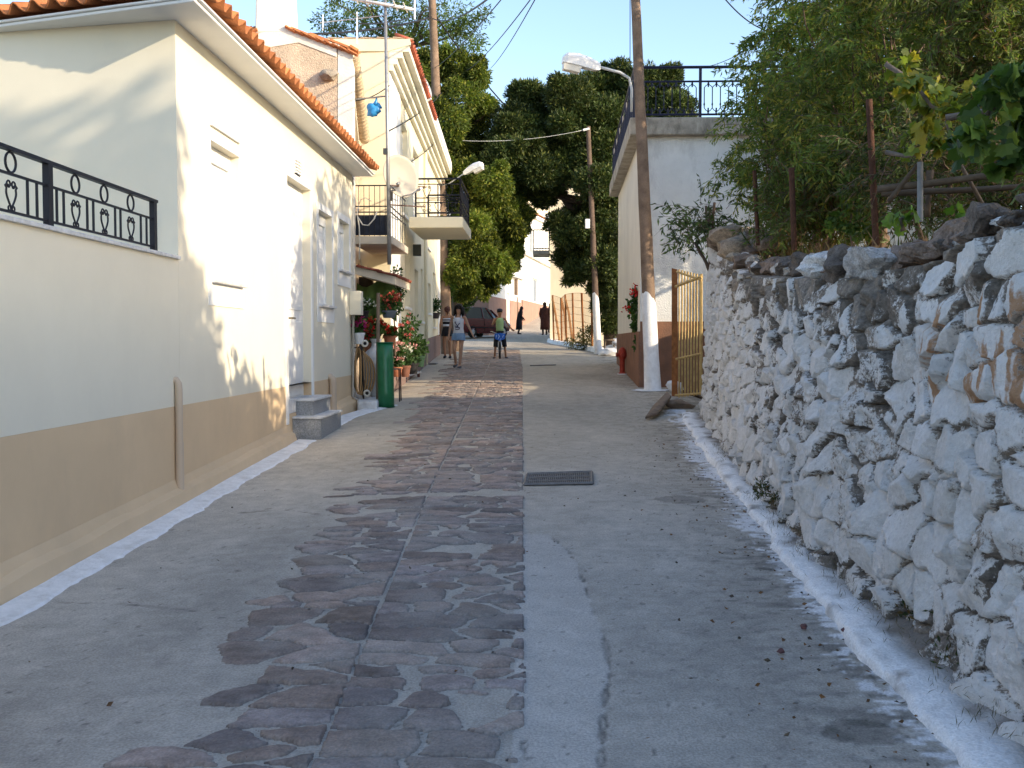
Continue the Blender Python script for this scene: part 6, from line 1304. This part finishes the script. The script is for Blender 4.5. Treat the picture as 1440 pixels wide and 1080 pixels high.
# stone pine
spec = [(722, 175, 32), (745, 160, 32), (770, 150, 34), (800, 135, 32), (830, 128, 34), (862, 122, 30), (905, 122, 34), (930, 135, 30), (952, 150, 24), (712, 200, 26), (740, 205, 34), (775, 195, 36), (810, 180, 38), (850, 165, 36), (885, 155, 34), (920, 165, 30), (725, 232, 24), (755, 240, 30), (790, 235, 32), (825, 225, 34), (860, 210, 36), (770, 262, 20), (745, 258, 16), (840, 255, 30), (870, 250, 32), (850, 285, 28), (880, 290, 26), (815, 300, 20), (800, 330, 22), (830, 325, 26), (860, 330, 28), (785, 310, 14), (800, 362, 20), (822, 362, 24), (850, 370, 28), (812, 385, 16), (850, 405, 20), (868, 420, 24), (868, 380, 26), (862, 455, 18), (735, 185, 30), (700, 210, 14), (955, 165, 14)]
base5 = Vector((at(862, 492, 36.5).x, 36.5, g(36.5)))
tp = tree('pine_tree', 'broad dark pine with a leaning trunk rising behind the right house', base5, satellites(cl_px(spec+[(715, 215, 26), (735, 252, 22), (762, 280, 14)], 35.5, 1.1, .8), 2, .45), [base5-Vector((0, 0, .2)), at(858, 420, 36.4), at(845, 335, 36.2), at(860, 240, 35.8), at(850, 170, 35.5)], 2600, (.036, .058, .014), .145, .28, .32, leaf_mat('pine_needles', .12), droop=-.3, fill=.3, var=.4, idvar=.3, barkm=barkd, nl=22, fold=0, alt=(.11, .125, .03), altp=.2)  # lighter alternate needles stand in for the sunlit crown
k = MB(); limb(k, at(812, 300, 35.9), at(778, 262, 35.7), .12, .07, .1); limb(k, at(845, 345, 36.2), at(812, 300, 35.9), .16, .12, .06); limb(k, at(828, 275, 35.9), at(796, 235, 35.8), .09, .05, .1); limb(k, at(845, 325, 36.1), at(828, 275, 35.9), .12, .09, .05); k.build('low_branch', barkd, tp, smooth=True)
# garden trees above the stone wall: narrow leaved, twiggy
def in_crown(px, py):
    lim_ = np.interp(py, [-120, 0, 60, 100, 160, 200, 240, 270, 320, 350], [1075, 1066, 1055, 1045, 1035, 1020, 1012, 1016, 1022, 1040]); return px > lim_
def garden_tree(name, label, base, boxpx, Yr, nc, per, col, seed, lsize=.085, r0=.07, alt=None, altp=.1, splay=None):
    rg = random.Random(seed); t = thing(name, base, label, 'tree'); cl = []
    while len(cl) < nc:
        px, py = rg.uniform(boxpx[0], boxpx[1]), rg.uniform(boxpx[2], boxpx[3])
        if name == "almond_tree" and not in_crown(px-12, py): continue
        q = at(px, py, rg.uniform(*Yr)); r = rg.uniform(.16, .38)
        if q.z > 6.5: continue
        cl.append((q.x, q.y, q.z, r, r, r))
    k = MB(); hub = [Vector(base)+Vector((rg.uniform(-.3, .3), rg.uniform(-.3, .3), rg.uniform(.3, 1.2))) for _ in range(5)]
    for h_ in hub: limb(k, base, h_, r0, r0*.7, .08)
    k.build('trunk', bark, t, smooth=True)
    k = MB(); PA, AA, II = [], [], []
    for ci, c in enumerate(cl):
        c3 = Vector(c[:3]); a = min(hub, key=lambda p: (p-c3).length)
        if ci % 3 == 0: pts = limb(k, a, c3, r0*.22, .005, .2, 8, .25)
        m = 7
        for j in range(m):       # twigs with drooping leaves along them
            d = Vector((rg.gauss(0, 1), rg.gauss(0, 1), rg.gauss(.15, .6))).normalized(); s0 = c3+Vector((rg.gauss(0, .1), rg.gauss(0, .1), rg.gauss(0, .1))); e = s0+d*c[3]*1.5-Vector((0, 0, c[3]*.35)); mid = s0.lerp(e, .5)+Vector((0, 0, c[3]*.2))
            k.tube([s0, mid, e], [.004, .003, .0015], 4, False)
            for q in range(per//m):
                u_ = rg.random(); p = s0*(1-u_)**2+mid*2*u_*(1-u_)+e*u_*u_; PA.append((p.x+rg.gauss(0, .02), p.y+rg.gauss(0, .02), p.z+rg.gauss(0, .02))); ax_ = d*.6+Vector((rg.gauss(0, .6), rg.gauss(0, .6), rg.gauss(-.55, .5))); AA.append(tuple(ax_)); II.append(ci)
    k.build('limbs', bark, t, smooth=True)
    leaves('crown', PA, AA, lsize, .26, tint(len(PA), col, .4, np.array(II), .35, alt, altp), lm, t, .35, fold=.18); return t
gb = lambda px, Y, dz=0: Vector((at(px, 340, Y).x, Y, wall_top(min(Y, 15))-.1+dz))
garden_tree('almond_tree', 'narrow leaved tree above the wall, nearest the roof terrace', gb(1120, 14.5), (1010, 1200, -110, 300), (12.5, 15.5), 110, 330, (.115, .175, .042), 3, alt=(.25, .25, .055), altp=.25)  # yellower alternate leaves, here and on the next tree, paint in sunlit patches
garden_tree('almond_tree', 'dense twiggy narrow leaved tree in the middle of the garden', gb(1235, 12.5), (1120, 1345, -110, 260), (10.5, 14), 115, 330, (.115, .165, .04), 5, alt=(.26, .24, .055), altp=.25)
garden_tree('almond_tree', 'shaded narrow leaved tree at the right edge above the vine', gb(1390, 11), (1300, 1500, -110, 210), (9.3, 11.5), 95, 330, (.11, .145, .038), 8, alt=(.14, .09, .04), altp=.14)
garden_tree('wall_shrub', 'low willowy shrub spilling over the far end of the stone wall', gb(1000, 15.6, -.3), (955, 1030, 295, 345), (15.0, 15.9), 14, 70, (.07, .105, .04), 12, .11, .03)
garden_tree('garden_shrub', 'shadowy shrub filling the gap below the trees behind the rusty posts', gb(1150, 12.2, -.2), (1075, 1215, 215, 325), (11.2, 13.5), 70, 260, (.07, .10, .03), 15, .08, .035, (.12, .08, .03), .2)
garden_tree('garden_shrub', 'dark tangle of shrub behind the horizontal poles', gb(1330, 9.2, -.2), (1225, 1480, 190, 300), (8.2, 10.2), 60, 220, (.06, .085, .026), 18, .07, .03, (.12, .085, .04), .2)
spec = [(1180+random.uniform(0, 290), random.uniform(-150, 230), random.uniform(28, 46)) for _ in range(48)]  # added tree: blocks the sun from the white house wall
bq = Vector((8.0, 17.3, 2.3)); tree('added_shade_tree', 'broad green tree added behind the narrow leaved trees to shade the white house', bq, cl_px(spec, 18.0, 1.1, 1), [bq, bq+Vector((-.2, 0, 1.6)), bq+Vector((0, 0, 4.5))], 520, (.10, .14, .035), .15, .5, .16, lm, alt=(.14, .15, .04), altp=.15)
# bright leafy bush behind the tall post
t = thing('leafy_bush', gb(1205, 10.6), 'bright broad leaved bush just left of the tall rusty post', 'bush'); cl = cl_px([(1205, 250, 14), (1190, 262, 12), (1215, 270, 12), (1198, 285, 14), (1180, 310, 14), (1205, 318, 16), (1225, 322, 12), (1168, 318, 8)], 10.6, .25, 1)
P, A, I = clump_points(cl, 120, .1, .3); leaves('foliage', P, A, .06, .75, tint(len(P), (.075, .14, .03), .4, I, .25, (.16, .19, .04), .2), lm, t, fold=.2); k = MB(); limb(k, gb(1200, 10.6, -.1), at(1200, 260, 10.6), .02, .008); k.build('stem', bark, t)
# grapevine, near, hanging over the wall at the right edge
def vine(label, base, clps, stem_pts, n, size, col, alt, altp, seed):
    t = thing('grapevine', base, label, 'vine'); P, A, I = clump_points(clps, n, .05, .8); A = A*.8+np.array([-.35, -.5, -.35]); leaves('foliage', P, A, size, 1, tint(len(P), col, .3, I, .2, alt, altp), lm, t, .35, 'lobed')
    k = MB()
    for pts in stem_pts: k.tube([at(*p) for p in pts], [.018-.010*i/(len(pts)-1) for i in range(len(pts))], 7)
    k.build('stems', M('vine_bark', (.16, .13, .11), .9, .3, 10, .5, 40), t, smooth=True); return t
cl = cl_px([(1415, 130, 36), (1385, 120, 22), (1440, 170, 40), (1400, 185, 30), (1435, 215, 32), (1372, 195, 16), (1345, 205, 20), (1410, 225, 22), (1470, 140, 50), (1480, 220, 50), (1440, 100, 26), (1360, 178, 14), (1405, 240, 14)], 5.0, .25, 1)
vine('big leaved dark grapevine hanging in at the right edge over the wall', at(1450, 290, 5.2), cl, [((1355, 188, 5.0), (1385, 165, 5), (1410, 138, 5.0), (1450, 110, 5.05)), ((1500, 330, 5.3), (1480, 250, 5.2), (1410, 138, 5.0)), ((1330, 165, 5.6), (1390, 155, 5.5), (1450, 160, 5.4))], 22, .085, (.05, .095, .022), (.10, .15, .03), .3, 1)
cl = cl_px([(1270, 90, 16), (1285, 112, 14), (1275, 128, 14), (1300, 135, 16), (1310, 150, 14), (1320, 120, 10), (1335, 155, 14), (1370, 130, 12), (1300, 175, 12), (1320, 200, 16), (1280, 190, 10), (1275, 210, 8), (1345, 140, 10), (1262, 100, 8), (1290, 205, 10)], 7.2, .3, 1)
vine('grapevine spray with sunlight painted into its yellow leaves, left of the dark vine leaves', at(1330, 300, 7.4), cl, [((1245, 90, 7.2), (1285, 115, 7.2), (1310, 150, 7.2), (1360, 165, 7.2)), ((1400, 320, 7.6), (1350, 230, 7.4), (1330, 170, 7.2)), ((1246, 214, 7.3), (1275, 220, 7.2), (1303, 215, 7.1))], 15, .085, (.13, .17, .03), (.26, .22, .03), .3, 2)  # yellow leaf colours carry painted sunlight
cl = cl_px([(1266, 308, 10), (1285, 300, 8), (1255, 300, 6), (1345, 298, 8)], 6.6, .1, 1)
vine('few low vine leaves sprouting at the top of the stone wall', at(1270, 322, 6.6), cl, [((1270, 325, 6.6), (1266, 308, 6.6), (1285, 300, 6.6))], 5, .075, (.09, .17, .025), (.12, .2, .03), .3, 3)
# posts and poles in the garden
rustd = M('dark_rust', (.075, .035, .022), .9, .35, 14, .4, 60)
def gpost(pt, pb_, Y, r, label, mat, name='metal_post', cat='post'):
    k = MB(); k.tube([at(pb_[0], pb_[1], Y), at(pt[0], pt[1], Y)], r, 8); tag(k.build(name, mat, smooth=50), label, cat)
gpost((1222, 140), (1232, 345), 8.4, .028, 'tallest rusty brown post standing on the stone wall', rustd)
gpost((1113, 236), (1117, 352), 10.4, .03, 'rusty post of middle height, second from the far end', rustd)
gpost((1061, 240), (1066, 345), 12.2, .025, 'thin dark post furthest along the wall top', rustd)
gpost((1294, 228), (1294, 312), 7.4, .022, 'grey galvanised post beside the horizontal poles', M('dull_grey', (.2, .21, .22), .7, .2, 14))
pw = M('grey_pole_wood', (.10, .075, .055), .95, .3, 8, .5, 30)
for (a, b, r_, lb) in (((1235, 266, 7.6), (1450, 240, 7.0), .028, 'uppermost horizontal wooden pole of the vine frame'), ((1240, 272, 7.9), (1450, 262, 7.4), .026, 'lower horizontal wooden pole of the vine frame'), ((1250, 283, 7.5), (1292, 230, 7.45), .02, 'short diagonal brace pole leaning on the grey post'), ((1335, 165, 6.5), (1480, 140, 6.2), .024, 'bare pole among the vine leaves at upper right'), ((1308, 240, 8), (1304, 305, 8), .03, 'stubby upright stake right of the grey post')):
    k = MB(); limb(k, at(*a), at(*b), r_, r_*.8, .02, 6); tag(k.build('wooden_pole', pw, smooth=True), lb, 'pole')
# dry grass on the wall top and weeds at its foot
def tufts(name, label, spots, n, h, col, kind=None, cat=None):
    P, A, Cc = [], [], []
    for (x, y, z) in spots:
        for j in range(n): P.append((x+random.gauss(0, .07), y+random.gauss(0, .07), z-.02)); A.append((random.gauss(0, .5), random.gauss(0, .5), random.uniform(.5, 1.2))); q = random.uniform(.6, 1.3); Cc.append([c*q for c in random.choice(col)])
    o = leaves(name, P, A, h, .07, Cc, lm, None, .5, fold=.3); tag(o, label, cat, None, kind); return o
sp = [(poly_at(y, wall_b)+.1*wall_top(y)+random.uniform(.25, 1.5), y, wall_top(y)-.12) for y in np.linspace(6, 15, 130) for _ in (0,)]
tufts('dry_grass', 'dry straw coloured grass along the wall top', sp, 16, .32, [(.17, .11, .055), (.12, .075, .04), (.09, .06, .035), (.06, .075, .025)], 'stuff')
for (px, py, s_, lb) in ((1075, 722, 1.0, 'small green weed at the wall foot, farthest of the three'), (1320, 935, 1.2, 'thicker weed clump in the corner between wall and kerb nearest the viewer'), (1290, 890, 1.0, 'weed with pale sprigs at the wall foot beside the thick clump')):
    q = ong(px, py)+Vector((.05, 0, .1)); t = thing('weed', q, lb, 'plant'); cl = [(q.x+random.gauss(0, .06)*s_, q.y+random.gauss(0, .1)*s_, q.z+random.uniform(.0, .1)*s_, .06*s_, .09*s_, .07*s_) for _ in range(7)]
    P, A, I = clump_points(cl, 60, .1, -.4); leaves('foliage', P, A, .035, .35, tint(len(P), (.05, .065, .03), .4, I, .25, (.13, .09, .05), .3), lm, t, fold=.2)
sp = [(poly_at(y, wall_b)-.03+random.uniform(-.10, .05), y, gz(2, y)+.1) for y in np.concatenate([np.linspace(3.2, 8.5, 60), np.linspace(10.2, 11.4, 16)])]
tufts('wall_foot_litter', 'dry stalks and litter at the foot of the stone wall', sp, 16, .04, [(.16, .13, .1), (.12, .1, .07), (.09, .085, .05)], 'stuff')
# bushes at the fence foot and behind it
t = thing('roadside_bush', ong(822, 490), 'scrubby bush growing at the foot of the wire fence', 'bush'); cl = cl_px([(815, 478, 10), (825, 470, 12), (832, 482, 12), (822, 488, 10), (808, 486, 8), (834, 462, 8), (800, 482, 6)], 36.5, .4, 1)
P, A, I = clump_points(cl, 170, .1, -.2); leaves('foliage', P, A, .11, .3, tint(len(P), (.06, .075, .03), .4, I, .3, (.15, .13, .05), .2), lm, t, fold=.2)
# unseen tree outside the right edge, its crown shaped to shade the road and the near end of the cream house
cl = []
while len(cl) < 95:
    u_, v_, w_ = random.uniform(-1, 1), random.uniform(-1, 1), random.uniform(-1, 1)
    if u_*u_+v_*v_+w_*w_ < 1: cl.append((8.4+1.6*u_, -.4+3.4*v_, 6.0+2.25*w_, .85, .85, .75))
for i in range(16): cl.append((8.3+random.gauss(0, .5), 2.5+3.0*i/15, 4.6-.9*i/15+random.gauss(0, .35), .65, .6, .6))
tree('unseen_shade_tree', 'unseen tall tree right of the viewer, crown shaped to shade the left wall', (8.4, -.3, 2.2), cl, [(8.4, -.3, 2.0), (8.4, -.4, 4), (8.4, -.3, 7)], 750, (.05, .08, .025), .24, .6, .2, lm)
